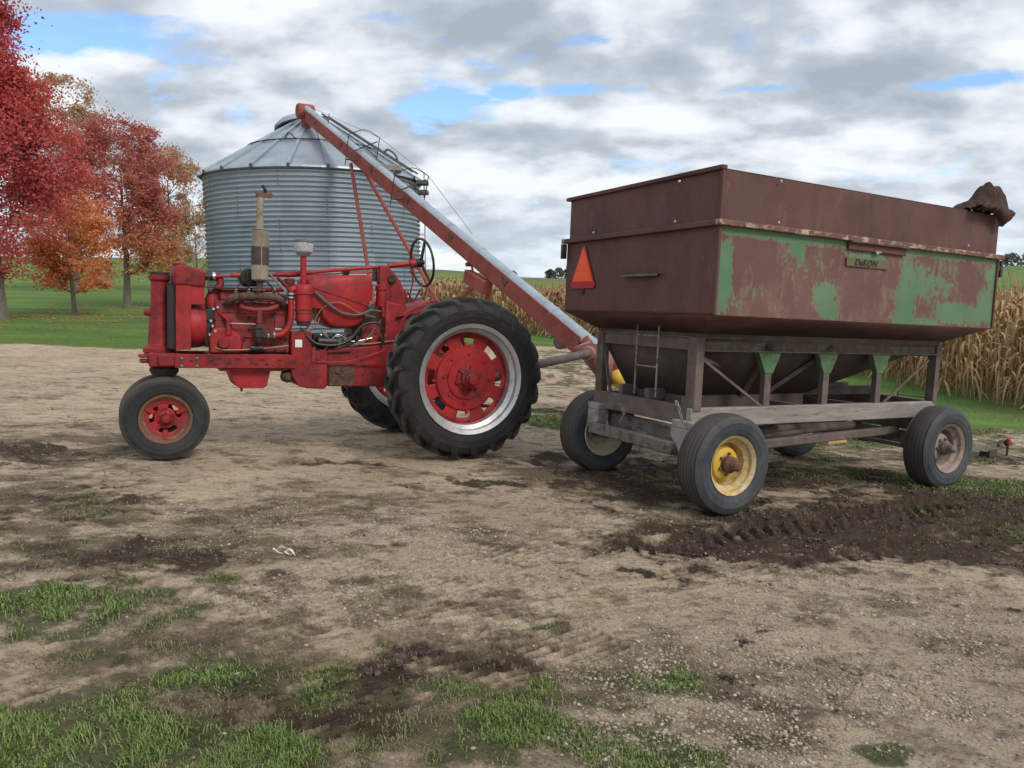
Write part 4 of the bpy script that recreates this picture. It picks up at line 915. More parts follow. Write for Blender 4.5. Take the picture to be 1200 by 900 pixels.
# axle tubes + trumpet
mb=MB()
for sg in (1,-1):
    mb.lathe([(.20,.16),(.17,.24),(.115,.32),(.10,.60),(.12,.62),(.12,.68),(.05,.68)],(0,0,RR),(0,sg,0),28)
mb.lathe([(.28,-.2),(.30,-.15),(.30,.15),(.28,.2)],(0,0,RR+.0),(0,1,0),32); mb.build('rear_axle','red',tractor,angle=40)
mb=MB(); 
arcp=[Vector((math.cos(a)*.60,.0,RR+math.sin(a)*.60)) for a in [R(60+ i*11) for i in range(9)]]
tpoly([(465,372),(500,366),(510,358),(515,352),(505,352),(485,360)],.25,-.2,mb); mb.build('platform','red',tractor,bevel=.01)
mb=MB(); fp=smooth(TP([(462,388,.50),(472,374,.50),(486,363,.50),(502,357,.50)])); 
for a,b in zip(fp[:-1],fp[1:]): mb.bar(a,b,.05,.012)
mb.build('fender_lip','red',tractor)
mb=MB(); mb.bar((-.15,-.05,RR-.35),(-.75,-.05,RR-.40),.10,.03); mb.bar((-.1,.15,RR-.3),(-.6,.05,RR-.38),.04); mb.bar((-.1,-.25,RR-.3),(-.6,-.15,RR-.38),.04); mb.build('drawbar','redgrime',tractor,bevel=.005)
# ---- steering
mb=MB(); mb.tube(TP([(205,331,.02),(244,325,.05),(275,322.5,.08)]),.010,10); mb.tube(TP([(252,324,.12),(296,322,.12)]),.011,10); mb.tube(TP([(271,322.5,.12),(284,322.5,.12)]),.022,10)
mb.tube(TP([(300,323,.12),(345,321,.12),(392,316.5,.12),(446,313,.12)]),.017,12); mb.tube(TP([(335,322,.12),(352,321,.12)]),.026,12); mb.tube(TP([(455,311.5,.1),(486,308.3,.1)]),.027,14); mb.tube(TP([(480,309.5,.1),(488,308.5,.1)]),.042,14)
mb.tube(TP([(345,322,.02),(446,319,.02)]),.008,8)
ss=mb.build('steering_shaft','redclean',tractor)
hub=T(491,308,.1); ax=(T(491,308,.1)-T(470,310.3,.1)).normalized(); d_,s_,u_=basis(ax)
mb=MB(); ax=(ax+Vector((0,-.13,0))).normalized(); d_,s_,u_=basis(ax); rw=.238; ring=[hub+ax*.035+(s_*math.cos(2*PI*k/48)+u_*math.sin(2*PI*k/48))*rw for k in range(48)]
vs=[];fs=[]
for k,p in enumerate(ring):
    rd=(p-hub-ax*.035).normalized()
    for j in range(8):
        a=2*PI*j/8; vs.append(p+rd*math.cos(a)*.013+ax*math.sin(a)*.013)
for k in range(48):
    for j in range(8): fs.append((k*8+j,k*8+(j+1)%8,((k+1)%48)*8+(j+1)%8,((k+1)%48)*8+j))
mb.add(vs,fs); sw=mb.build('steering_wheel','grease',tractor)
mb=MB(); mb.lathe([(0,.05),(.03,.05),(.045,.03),(.045,-.04),(.02,-.05)],hub,ax,20); mb.build('wheel_hub','grease',sw)
for k in range(3):
    a=R(62+120*k); e=hub+ax*.035+(s_*math.cos(a)+u_*math.sin(a))*rw; mb=MB(); mb.bar(hub+ax*.02,e,.045,.016,up=ax,w2=.022); mb.build('spoke','grease',sw)
q=T(483,318,.1); mb=MB(); mb.lathe([(0,.02),(.022,.018),(.026,0),(.02,-.02),(0,-.022)],q,(0,1,0),14); mb.tube([q,T(484,330,.1),T(479,352,.1)],.008,6); mb.build('throttle_lever','red',tractor); mb=MB(); mb=MB()
for pl_ in ([(474,352,.1),(478,342,.1),(482,350,.08)],[(484,355,.0),(492,340,.0)],[(478,354,-.1),(474,340,-.1)],[(496,360,-.2),(501,332,-.2)]):
    mb=MB(); mb.tube(TP(pl_),.010,6); mb.build('hand_lever','red',tractor)
# ---- hoses and wires
def wire(pts,r,mat,name='wire'):
    m_=MB(); m_.tube(smooth(TP(pts),6),r,7); return m_.build(name,mat,tractor)
wire([(369,342,.27),(380,352,.28),(392,362,.28)],.016,'wiregrey','sheathed_cable')
wire([(390,360,.28),(402,367,.28),(420,369,.29),(434,364,.27),(446,365,.25)],.011,'wiregrey','hose')
wire([(359,393,.25),(372,403,.27),(396,404,.27),(412,396,.26),(424,382,.25),(440,378,.26),(448,385,.26),(449,404,.25)],.014,'black','hose')
wire([(352,384,.24),(362,396,.25),(372,410,.25),(384,408,.22)],.008,'black')
wire([(376,388,.2),(388,398,.22),(408,396,.22),(418,388,.2)],.006,'wiregrey')
wire([(384,404,.22),(396,392,.22),(412,400,.22),(436,396,.22)],.004,'chrome')
wire([(366,372,.2),(360,384,.24),(344,392,.25)],.006,'soot')
wire([(430,384,.22),(420,398,.23),(400,408,.22)],.007,'black')
wire([(364,388,.23),(374,366,.25),(386,356,.28),(400,355,.28),(420,366,.28),(440,372,.25)],.005,'copper')
wire([(341,388,.24),(368,384,.25),(375,372,.25)],.005,'copper')
wire([(384,396,.2),(400,402,.22),(425,400,.22),(446,376,.24)],.005,'copper')
wire([(380,390,.15),(395,402,.2),(430,403,.22),(462,399,.23)],.007,'copper')
wire([(400,407,.2),(425,402,.22),(440,388,.2)],.006,'wiregrey')
wire([(388,392,.1),(402,400,.15),(404,386,.15)],.006,'copper')
wire([(372,424,.26),(410,423,.26),(452,410,.26)],.005,'redclean','rod')
wire([(313,330,.2),(324,342,.22),(338,350,.25)],.007,'soot','pipe')
wire([(316,321,.2),(326,332,.2),(338,345,.24)],.009,'dullrod','pipe')
wire([(325,325,.15),(333,333,.15),(340,340,.18)],.016,'red','linkage')
wire([(243,328,.1),(245,350,.14),(246,372,.16)],.007,'wiregrey')
wire([(250,330,.18),(247,334,.18),(244,326,.2)],.005,'wiregrey')
mb=MB(); mb.box(T(327,318,.12),T(337,325,-.05)); mb.box(T(336,326,.12),T(342,337,-.02)); mb.build('governor_bracket','red',tractor,bevel=.008)
mb=MB(); mb.box(T(367,391,.15),T(385,407,-.12)); mb.box(T(413,370,.14),T(426,392,-.14)); mb.tube(TP([(371,400,.18),(396,401,.18)]),.05,12); mb.build('starter_motor','grease',tractor,bevel=.01)
mb=MB()
rg=random.Random(4)
for k in range(16): 
    q=T(rg.uniform(374,408),rg.uniform(390,404),rg.uniform(.05,.2)); mb.lathe([(0,.01),(rg.uniform(.008,.018),.008),(.012,-.02),(0,-.02)],q,(rg.gauss(0,1),rg.gauss(0,1),rg.gauss(0,1)),8)
mb.build('wire_terminals','chrome',tractor)
mb=MB(); TB(mb,424,378,446,398,.16,.0); TB(mb,440,396,452,404,.2,.1); mb.build('battery_box','redgrime',tractor,bevel=.01)
# ---- power shaft to the auger
a=TM@Vector((-.42,.0,.62)); 
# ================================================================ gravity wagon
WA=R(28.3); WF=Frame((2.36-.0213,6.74+.0396),WA); WM=WF.m
wagon=empty('gravity_wagon',WM,label='rusty maroon and green gravity grain wagon with one yellow wheel, parked right of the tractor',cat='grain wagon')
HW=.965; HL=1.655; M['sill']=paint('grey_beam',(.27,.25,.225),(.19,.15,.12),.42,(.13,.11,.09),.42,.85,scale=3,stretch=(.5,4,4)); M['hopperdk']=paint('dusty_hopper_steel',(.075,.055,.048),(.10,.07,.055),.42,(.04,.03,.025),.42,.75,scale=2.5); M['blockgrey']=paint('pale_grey_block',(.26,.245,.225),(.17,.14,.12),.4,(.10,.085,.07),.4,.8,scale=6)
def S(px,py,lat=-HW): return WF.at(px,py,1,lat)       # on the near long side
def B(px,py,x=-HL): return WF.at(px,py,0,x)           # on the end that faces the tractor
zR=(S(842,369).z+B(836,369).z)/2; zM=(S(842,262).z+B(842,262).z)/2; zT=(S(842,197).z+B(842,197).z)/2
print('wagon z',zR,zM,zT,'left corner',B(668,366).y,B(670,235).y,B(668,286).y,'right',S(1165,384).x,S(1178,256).x,S(1176,300).x, 'near',S(842,300).x,B(842,300).y)
ycF=HW
# vertical side with paint that has flaked from green to maroon
def rect(px0,py0,px1,py1):
    a=S(px0,py0); b=S(px1,py1); return (a.x,b.x,b.z,a.z)
GP=[]  # (centre u,v, half u, half v, strength)
def gp(px,py,rx,ry,st=1,sq=2):
    a=S(px,py); b=S(px+rx,py); c=S(px,py-ry); GP.append((a.x,a.z,abs(b.x-a.x),abs(c.z-a.z),st,sq))
gp(850,318,8,46,1.1,5); gp(846,355,8,18,1); gp(905,275,75,7,1.2,5); gp(935,288,10,16,.9); gp(1040,290,110,6,1.15,6); gp(1120,297,55,8,1.0,4)
gp(968,342,14,14,.95); gp(972,362,11,14,.75); gp(948,312,26,20,.45); gp(1064,345,11,36,1.1,5); gp(1078,330,20,24,.72); gp(1100,335,24,16,.72); gp(1135,368,36,12,1.1,4); gp(1158,358,10,24,1.1,3)
gp(1164,335,6,45,.9,4); gp(1108,352,14,6,.2); gp(1160,322,9,10,.9); gp(1075,378,26,6,1,4); gp(1015,303,22,9,1.0,3); gp(1100,318,25,10,.55); gp(868,350,8,10,.35); gp(885,343,12,12,.32)
def green(u,v):
    g=np.zeros_like(u)
    for a,b,ru,rv,st,sq in GP:
        d=((np.abs(u-a)/ru)**sq+(np.abs(v-b)/rv)**sq)**(1/sq); g=np.maximum(g,st*np.clip(1.45-d*.9,0,1))
    return g
m,nt,b_=newmat('flaked_green_paint'); q=N(nt); v=q.coord((1,1,1)); vs_=q.coord((3.2,3.2,.55)); vc=q.new('ShaderNodeVertexColor',layer_name='paint'); sp=q.new('ShaderNodeSeparateColor'); q.lk(vc.outputs[0],sp.inputs[0])
vs_=q.coord((1,1,.6)); f1=q.noise(vs_,4.5,10,.78,.25); f2=q.noise(v,26,7,.7); fd=q.noise(q.coord((1,1,.28)),22,8,.8); f3=q.noise(v,2.2,6,.6)
fac=q.math('ADD',sp.outputs[0],q.math('ADD',q.math('MULTIPLY',q.math('SUBTRACT',f1,.5),3.0),q.math('ADD',q.math('MULTIPLY',q.math('SUBTRACT',f2,.5),2.0),q.math('MULTIPLY',q.math('SUBTRACT',fd,.5),2.6))))
mar=q.mix(q.ramp(f3,.3,.7),(.115,.050,.042),(.165,.080,.066)); mar=q.mix(q.ramp(f1,.50,.62),mar,(.20,.12,.10)); mar=q.mix(q.math('MULTIPLY',q.ramp(f2,.60,.70),.6),mar,(.08,.04,.035))
grn=q.mix(q.ramp(f3,.3,.7),(.070,.170,.075),(.125,.24,.125)); grn=q.mix(q.math('MULTIPLY',q.ramp(fd,.52,.66),.5),grn,(.16,.13,.10))
grn=q.mix(q.ramp(f2,.62,.7),grn,(.09,.05,.035)); c=q.mix(q.ramp(fac,.50,.66),mar,grn)
edge=q.math('MULTIPLY',q.ramp(fac,.44,.54),q.math('SUBTRACT',1.0,q.ramp(fac,.56,.64))); c=q.mix(q.math('MULTIPLY',edge,.45),c,(.26,.21,.13))
q.lk(c,b_.inputs['Base Color']); b_.inputs['Roughness'].default_value=.55; q.bump(q.math('ADD',f2,q.ramp(fac,.5,.6)),b_,.3,.004); M['flaked']=m
nu,nv=260,90; U,Vv=np.meshgrid(np.linspace(-HL,HL,nu),np.linspace(zR,zM,nv)); dent=(fbm(U*1.6+5,Vv*2.2,3,5)-.5)*.018
P=np.stack([U,np.full_like(U,-HW)+dent*np.sin(np.pi*(Vv-zR)/(zM-zR)),Vv],-1).reshape(-1,3)
i,j=np.meshgrid(np.arange(nv-1),np.arange(nu-1),indexing='ij'); Fq=np.stack([i*nu+j,i*nu+j+1,(i+1)*nu+j+1,(i+1)*nu+j],-1).reshape(-1,4)
att=np.zeros((len(P),3)); att[:,0]=green(P[:,0],P[:,2])
sp_=arrays('side_panel',P,Fq,'flaked',{'paint':att},smooth=True,parent=wagon); sp_['label']='maroon side panel with flaking green paint'
def wall(name,o,mat,parent=wagon,**k):
    mb=MB(); mb.add(o,[(0,1,2,3)]); return mb.build(name,mat,parent,solid=.006,**k)
wall('side_panel',[(-HL,HW,zR),(HL,HW,zR),(HL,HW,zM),(-HL,HW,zM)],'maroon')
# end panels as slightly dented sheets
def sheet(name,p00,p10,p11,p01,mat,amp=.012,seed=3,parent=wagon,nu=50,nv=30,tk=.006):
    p00,p10,p11,p01=map(Vector,(p00,p10,p11,p01)); nrm=(p10-p00).cross(p01-p00).normalized(); vs=[];fs=[]
    for j in range(nv+1):
        for i in range(nu+1):
            u=i/nu;v=j/nv; p=(p00*(1-u)+p10*u)*(1-v)+(p01*(1-u)+p11*u)*v
            L1=(p10-p00).length*u; L2=(p01-p00).length*v
            d=(mnoise.noise(Vector((L1*1.8,L2*1.8,seed)))*amp+mnoise.noise(Vector((L1*5,L2*5,seed)))*amp*.25)*math.sin(PI*min(1,max(0,u*1.0)))**.5*math.sin(PI*v)**.5
            vs.append(p+nrm*d)
    for j in range(nv):
        for i in range(nu): a=j*(nu+1)+i; fs.append((a,a+1,a+nu+2,a+nu+1))
    mb=MB(); mb.add(vs,fs); o=mb.build(name,mat,parent,solid=tk); return o
tbk=1; ep=sheet('end_panel',(-HL,-HW,zR),(-HL,HW,zR),(-HL,HW,zM),(-HL,-HW,zM),'maroon',.012,3)
sheet('end_panel',(HL,-HW,zR),(HL,HW,zR),(HL,HW,zM),(HL,-HW,zM),'maroon',.012,5)
e2=.012
ex1=sheet('extension_panel',(-HL+e2,-HW+e2,zM),(HL-e2,-HW+e2,zM),(HL-e2,-HW+e2,zT),(-HL+e2,-HW+e2,zT),'maroon',.022,8)
sheet('extension_panel',(-HL+e2,-HW+e2,zM),(-HL+e2,HW-e2,zM),(-HL+e2,HW-e2,zT),(-HL+e2,-HW+e2,zT),'maroon',.02,9)
sheet('extension_panel',(HL-e2,-HW+e2,zM),(HL-e2,HW-e2,zM),(HL-e2,HW-e2,zT),(HL-e2,-HW+e2,zT),'maroon',.02,10)
sheet('extension_panel',(-HL+e2,HW-e2,zM),(HL-e2,HW-e2,zM),(HL-e2,HW-e2,zT),(-HL+e2,HW-e2,zT),'maroon',.02,11)
M['rim_rail']=paint('chipped_rim_rail',(.13,.055,.045),(.48,.38,.26),.46,(.06,.035,.028),.4,.6,scale=5,stretch=(.5,1,1))
mb=MB(); g=.045
mb.box((-HL-g,-HW-g,zM-.012),(HL+g,-HW,zM+.028)); mb.build('mid_rail','rim_rail',wagon,bevel=.006); mb=MB(); mb.box((-HL-g,HW,zM-.012),(HL+g,HW+g,zM+.028)); mb.build('mid_rail','rim_rail',wagon,bevel=.006)
mb=MB(); mb.box((-HL-g,-HW+.002,zM-.014),(-HL,HW-.002,zM+.026)); mb.build('mid_rail','maroon',wagon,bevel=.006); mb=MB(); mb.box((HL,-HW+.002,zM-.014),(HL+g,HW-.002,zM+.026)); mb.build('mid_rail','maroon',wagon,bevel=.006)
mb=MB(); mb.box((-HL-.02,-HW-.006,zT-.006),(-HL+.03,HW+.03,zT+.024)); mb.box((HL-.03,-HW-.0,zT-.02),(HL+.03,HW+.03,zT+.02)); mb.box((-HL+.03,-HW+.006,zT-.004),(HL-.03,-HW+.018,zT+.004)); mb.box((-HL+.03,HW-.018,zT-.004),(HL-.03,HW-.006,zT+.004)); mb.build('top_rail','maroondk',wagon,bevel=.004)
# corner folds, rivets and bits on the panels
mb=MB()
for sx_ in (-1,1):
    for sy in (-1,1): mb.box((sx_*(HL+.004),sy*(HW+.004),zR),(sx_*(HL-.035),sy*(HW-.035),zM-.014)) if False else None
mb.bar((-HL-.004,-HW-.004,zR),(-HL-.004,-HW-.004,zM-.015),.02,.02); mb.build('corner_edge','maroon',wagon); mb=MB(); mb.bar((HL+.004,-HW-.004,zR),(HL+.004,-HW-.004,zM-.015),.02,.02); mb.build('corner_edge','maroon',wagon); mb=MB(); mb.bar((-HL+.004,-HW+.004,zM+.03),(-HL+.004,-HW+.004,zT-.01),.022,.022); mb.build('corner_edge','maroon',wagon)
mb=MB()
for px,py in ((912,213),(909,261),(1135,247),(1131,288)):
    q=S(px,py,-HW+e2); mb.lathe([(0,.006),(.009,.005),(.011,0)],q-Vector((0,.028,0)),(0,-1,0),8)
for px,py in ((800,213),(795,260),(699,273),(1000,0)):
    if py: q=B(px,py); mb.lathe([(0,.006),(.009,.005),(.011,0)],q-Vector((.03,0,0)) ,(-1,0,0),8)
mb.build('panel_bolts','chrome',wagon)
# handle bar on the end, slot plate and lettering on the side
mb=MB(); a=B(733,322.5); b=B(776,322.5); z_=a.z; mb.box((-HL-.05,a.y,z_-.003),(-HL-.004,b.y,z_+.012)); mb.box((-HL-.05,a.y,z_-.018),(-HL-.042,b.y,z_+.012)); mb.build('end_step','brownsteel',wagon,bevel=.002)
mb=MB(); a=S(992,292); b=S(1059,300); mb.box((a.x,-HW-.022,b.z-.00),(b.x,-HW-.012,b.z+.055)); sl_=mb.build('hatch_plate','maroondk',wagon,bevel=.003)
mb=MB(); mb.box((a.x,-HW-.05,b.z+.055),(b.x+.0,-HW-.006,b.z+.062)); mb.build('hatch_lip','brownsteel',sl_)
mb=MB(); q=S(1028,296.5,-HW-.03); mb.lathe([(0,.01),(.014,.008),(.016,0)],q,(0,-1,0),10); mb.bar(q+Vector((-.02,0,.008)),q+Vector((.05,0,.008)),.008); mb.build('latch','chrome',sl_)
m,nt,b2=newmat('yellowed_decal'); q=N(nt); f=q.noise(q.coord((1,1,1)),14,6,.7); q.lk(q.mix(q.ramp(f,.40,.60),(.115,.14,.048),(.15,.09,.055)),b2.inputs['Base Color']); b2.inputs['Roughness'].default_value=.6; M['decal']=m
dn=-HW-.014
mb=MB(); a=S(993,300,dn); b=S(1041,316,dn); mb.box((a.x,dn,b.z),(b.x,dn+.008,a.z-.008)); dc=mb.build('name_plate','decal',wagon)
cu=bpy.data.curves.new('lettering','FONT'); cu.body='DaKON'; cu.size=.070; cu.shear=.35; cu.extrude=.0015; cu.offset=.0016; cu.space_character=1.15
to=bpy.data.objects.new('lettering_src',cu); COL.objects.link(to); bpy.context.view_layer.update()
tm=bpy.data.meshes.new_from_object(to.evaluated_get(bpy.context.evaluated_depsgraph_get())); bpy.data.objects.remove(to)
M['letter']=plain('dark_letter',(.020,.018,.012),.6,0,.3,30,0); tm.materials.clear(); tm.materials.append(M['letter'])
lo=bpy.data.objects.new('lettering',tm); COL.objects.link(lo); lo.parent=dc; q=S(1001,310.5,dn); lo.location=(q.x,dn-.002,q.z); lo.rotation_euler=(PI/2,0,0); 
# slow-moving emblem
def tri(r,cut,y,z,t,h,mat,name,parent,x):
    # truncated triangle
    pts=[(x,y+r,z-h*.36),(x,y+r*(1-cut*.55),z-h*.36-r*cut*.7),(x,y-r*(1-cut*.55),z-h*.36-r*cut*.7),(x,y-r,z-h*.36),(x,y-r*cut*.45,z+h*.64),(x,y+r*cut*.45,z+h*.64)]
    mb=MB(); mb.prism(pts,(0,0,0),(-t,0,0)); return mb.build(name,mat,parent)
ec=B(685,318); eb=B(672,336).y; ew=abs(B(698,336).y-B(671,336).y)/2; eh=abs(B(685,291).z-B(685,334).z)
print('emblem',ec,ew,eh)
em=tri(ew*1.06,.20,ec.y,ec.z,.004,eh*1.06,'redborder','slow_vehicle_emblem',wagon,-HL-.014)
mb=MB(); mb.prism([(-HL-.019,ec.y+ew*.88,ec.z-eh*.28),(-HL-.019,ec.y-ew*.88,ec.z-eh*.28),(-HL-.019,ec.y-ew*.06,ec.z+eh*.60),(-HL-.019,ec.y+ew*.06,ec.z+eh*.60)],(0,0,0),(-.003,0,0)); mb.build('emblem_face','orange',em)
mb=MB(); mb.box((-HL-.014,ec.y-.02,ec.z-eh*.62),(-HL-.005,ec.y+.02,ec.z+.1)); mb.build('emblem_bracket','grease',em)
mb=MB()
a=S(1172,314); mb.box((HL+.0,-HW+.02,zM-.10),(HL+.13,-HW+.05,zM-.06)); mb.box((HL+.10,-HW+.015,zM-.16),(HL+.13,-HW+.055,zM-.012)); mb.build('tarp_bracket','soot',wagon)
mb=MB(); mb.box((-HL-.06,HW-.02,zM-.02),(-HL-.02,HW+.02,zM-.15)); mb.build('tarp_bracket','soot',wagon)
# ---- hopper
ins=.30; zH=zR-.135; yI=HW-ins; xI=HL-.17
def frus(x0,y0,z0,x1,y1,z1,name,mat,x1c=0,y1c=0,amp=.008):
    A=[(-x0,-y0,z0),(x0,-y0,z0),(x0,y0,z0),(-x0,y0,z0)]; Bq=[(x1c-x1,y1c-y1,z1),(x1c+x1,y1c-y1,z1),(x1c+x1,y1c+y1,z1),(x1c-x1,y1c+y1,z1)]
    h=empty(name,parent=wagon) if False else None; vs=[];mb=MB()
    for k in range(4): mb.add([A[k],A[(k+1)%4],Bq[(k+1)%4],Bq[k]],[(0,1,2,3)])
    return mb.build(name,mat,wagon,solid=.006)
frus(HL,HW,zR-.001,xI,yI,zH,'hopper_shoulder','maroondk')
zB=B(756,460,-.4).z; zL=.62
print('zH',zH,'zR',zR,'zB',zB)
hx0=S(757,452,.2).x; hx1=S(905,455,.1).x; print('hop',hx0,hx1)
hx1=min(hx1,.45); hc=(hx0+hx1)/2; hh_=(hx1-hx0)/2
frus(xI,yI,zH-.002,hh_,.36,.80,'hopper','hopperdk',x1c=hc,y1c=.10)
mb=MB(); mb.box((hx0,-.26,.60),(hx1,.46,.80)); mb.build('chute','hopperdk',wagon,bevel=.004)
for xx in (-.75,.0): 
    mb=MB(); mb.bar((xx,-yI+.02,zH-.08),(hc+(xx-hc)*.35,-.27,.80),.05,.035); mb.build('hopper_rib','hopperdk',wagon)
# ---- frame
fx=1.455; fy=.60; zF=zH-.03; bt=.10
mb=MB(); mb.box((-fx,-fy-.02,zF-bt),(fx+.02,-fy+.03,zF)); mb.box((-fx,-fy-.05,zF-.006),(fx+.02,-fy+.03,zF+.004)); mb.box((-fx,-fy-.05,zF-bt-.004),(fx+.02,-fy+.03,zF-bt+.006)); fm=mb.build('frame_beam','greenframe',wagon)
mb=MB(); mb.box((-fx,fy-.03,zF-bt),(fx+.02,fy+.02,zF)); mb.build('frame_beam','brownsteel',wagon)
for xs in (-fx,fx+.02):
    mb=MB(); mb.box((xs-.03,-fy+.03,zF-bt),(xs+.02,fy-.03,zF)); mb.box((xs-.05,-fy+.03,zF-.004),(xs-.03,fy-.03,zF+.004)); mb.build('frame_beam','brownsteel',wagon)
zS=.745; zS2=.60
print('zF',zF,'sill',zS,zS2,'post x',[round(S(px,440,-fy).x,2) for px in (808,897,965,1027,1083)],'fx',fx)
px_posts=(897,965,1027)
for px in px_posts:
    x=S(px,440,-fy).x
    mb=MB(); mb.box((x-.035,-fy-.03,zS),(x+.035,-fy+.02,zF-bt-.004)); p=mb.build('post','brownsteel',wagon,bevel=.003)
    mb=MB(); mb.prism([(x-.125,-fy-.036,zF-bt-.004),(x+.125,-fy-.036,zF-bt-.004),(x+.042,-fy-.036,zF-bt-.17),(x-.042,-fy-.036,zF-bt-.17)],(0,0,0),(0,.05,0)); mb.build('gusset','green2',p)
    mb=MB(); mb.box((x-.035,fy-.02,zS),(x+.035,fy+.03,zF-bt-.004)); mb.build('post','brownsteel',wagon,bevel=.003)
for x,y,mt,w_ in ((-fx,-fy,'brownsteel',.055),(-fx,fy,'greenframe',.05),(fx,-fy,'brownsteel',.045),(fx,fy,'brownsteel',.045)):
    mb=MB(); mb.box((x-w_*.9,y-w_*.9,zS-.02),(x+w_*.2,y-w_*.7,zF-.002)); mb.box((x-w_*.9,y-w_*.7,zS-.02),(x-w_*.7,y+w_*.9,zF-.002)); mb.box((x+w_*.2-.001,y-w_*.9,zS-.02),(x+w_*.2+.012,y-w_*.3,zF-.002)); mb.build('corner_post',mt,wagon)
# sills
mb=MB(); mb.box((-fx-.06,-fy-.04,zS2),(fx+.0,-fy+.02,zS)); mb.build('sill','sill',wagon,bevel=.008)
mb=MB(); mb.box((-fx-.06,fy-.02,zS2),(fx,fy+.04,zS)); mb.build('sill','brownsteel',wagon,bevel=.004)
for xs in (-fx-.06,fx-.1):
    mb=MB(); mb.box((xs,-fy+.022,zS2+.01),(xs+.05,fy-.022,zS+.01)); mb.build('cross_sill','brownsteel',wagon,bevel=.004)
mb=MB(); mb.bar((-.3,-fy+.03,zS-.04),(-.3,fy-.03,zS-.04),.06,.08); mb.bar((.4,-fy+.03,zS-.04),(.4,fy-.03,zS-.04),.06,.08); mb.box((-fx,-.06,zS+.01),(fx,.0,zS+.09)); mb.box((-fx,.3,zS+.01),(fx,.35,zS+.09)); mb.build('inner_sill','brownsteel',wagon)
# braces
mb=MB(); mb.bar(S(817,416,-fy-.03),S(904,486,-fy-.03),.012,.02); mb.build('brace','brownsteel',wagon); mb=MB(); mb.bar(S(1028,478,-fy-.03),S(1088,422,-fy-.03),.012,.02); mb.build('brace','brownsteel',wagon)
mb=MB(); mb.bar((-fx,-fy,zF-.15),(.0,.0,zS+.1),.03); mb.build('brace','brownsteel',wagon); mb=MB(); mb.bar((-fx-.02,fy+.06,zR-.02),(-fx-.02,fy-.16,zS),.012,.03,up=Vector((1,0,0))); mb.build('brace','brownsteel',wagon)
# ladders
def ladder(x,y0,y1,z0,z1,rungs,dx):
    mb=MB()
    for y in (y0,y1): mb.tube([(x+dx*1.0,y,z1-.0),(x,y,z1-.01),(x,y,z0)],.008,8)
    for z in rungs: mb.bar((x,y0,z),(x,y1,z),.014,.010)
    mb.build('ladder','steelrod',wagon)
xl=-fx-.08; a=WF.at(748,373,0,xl); b=WF.at(773,376,0,xl); zb_=WF.at(760,464,0,xl).z; a.z+=.075; z2=WF.at(760,393,0,xl).z; z3=WF.at(760,429,0,xl).z
ladder(xl,a.y,b.y,zb_,a.z,(z2,z3),.07)
xl2=fx+.06; a=WF.at(1056,418,0,xl2); b=WF.at(1082,418,0,xl2); ladder(xl2,a.y-.0,a.y-.32,zS-.02,zF,(zF-.12,zS+.02),-.06)
# ---- running gear
WR=.372
def wagon_wheel(x,y,rimmat,out,hubmat,turn=0,flat=False,R_=WR,tm='tyregrey',rs=.205):
    rt=empty('wheel',parent=wagon); rt.location=(x,y,R_-.008); rt.rotation_euler=(0,turn,0 if out>0 else PI)
    rt.rotation_mode='ZYX' if False else 'XYZ'
    tyre_mesh(R_,.235,rs,rib=5,n=80).build('tyre',tm,rt,angle=30)
    mb=MB(); r0=rs+.012
    mb.lathe([(ra_,ya_*.90) for ra_,ya_ in [(r0+.004,.120),(r0+.004,.112),(r0-.014,.100),(r0-.018,.07),(r0-.040,.05),(r0-.050,-.06),(r0-.018,-.08),(r0-.014,-.10),(r0+.004,-.115),(r0-.004,-.122),(r0-.026,-.085),(r0-.058,-.06),(r0-.056,.045),(r0-.026,.068),(r0-.020,.098)]],axis=(0,1,0),n=64,closed=True)
    rm_=mb.build('rim',{'yellow':'creamyellow'}.get(rimmat,rimmat),rt,angle=30)
    mb=MB(); rd=r0-.05
    mb.lathe([(.045,.03),(.095,.03),(.115,.018),(.125,-.015),(rd-.01,-.045),(rd,-.05)],axis=(0,1,0),n=48); mb.build('wheel_disc',rimmat,rt,solid=.008,angle=40)
    mb=MB(); mb.lathe([(.0,-.12),(.06,-.12),(.060,.03),(.062,.075),(.052,.09),(.040,.10),(.036,.145),(.022,.16),(0,.162)],axis=(0,1,0),n=28); bolts(mb,.078,6,.030,.011,.02); mb.build('hub',hubmat,rt,angle=35)
    return rt
def wc(px,py,lat): return WF.at(px,py,1,lat)
nr=wc(846,542,-.845); nf=wc(1099,527,-.845); fr_=wc(703,505,.755); ff=wc(925,500,.755)
print('wheels',nr,nf,fr_,ff)
xr=(nr.x+fr_.x)/2; xf=nf.x; tw=.80; YO=-.045
wagon_wheel(xr-.0,-tw+YO,'yellow',-1,'rusty',turn=.4)
wagon_wheel(xf,-tw+YO,'pinkrim',-1,'greyframe',turn=1.1)
wagon_wheel(xr,tw+YO,'cream',1,'greyframe',turn=.2)
wagon_wheel(xf-.02,tw+YO,'cream',1,'greyframe',turn=.9)
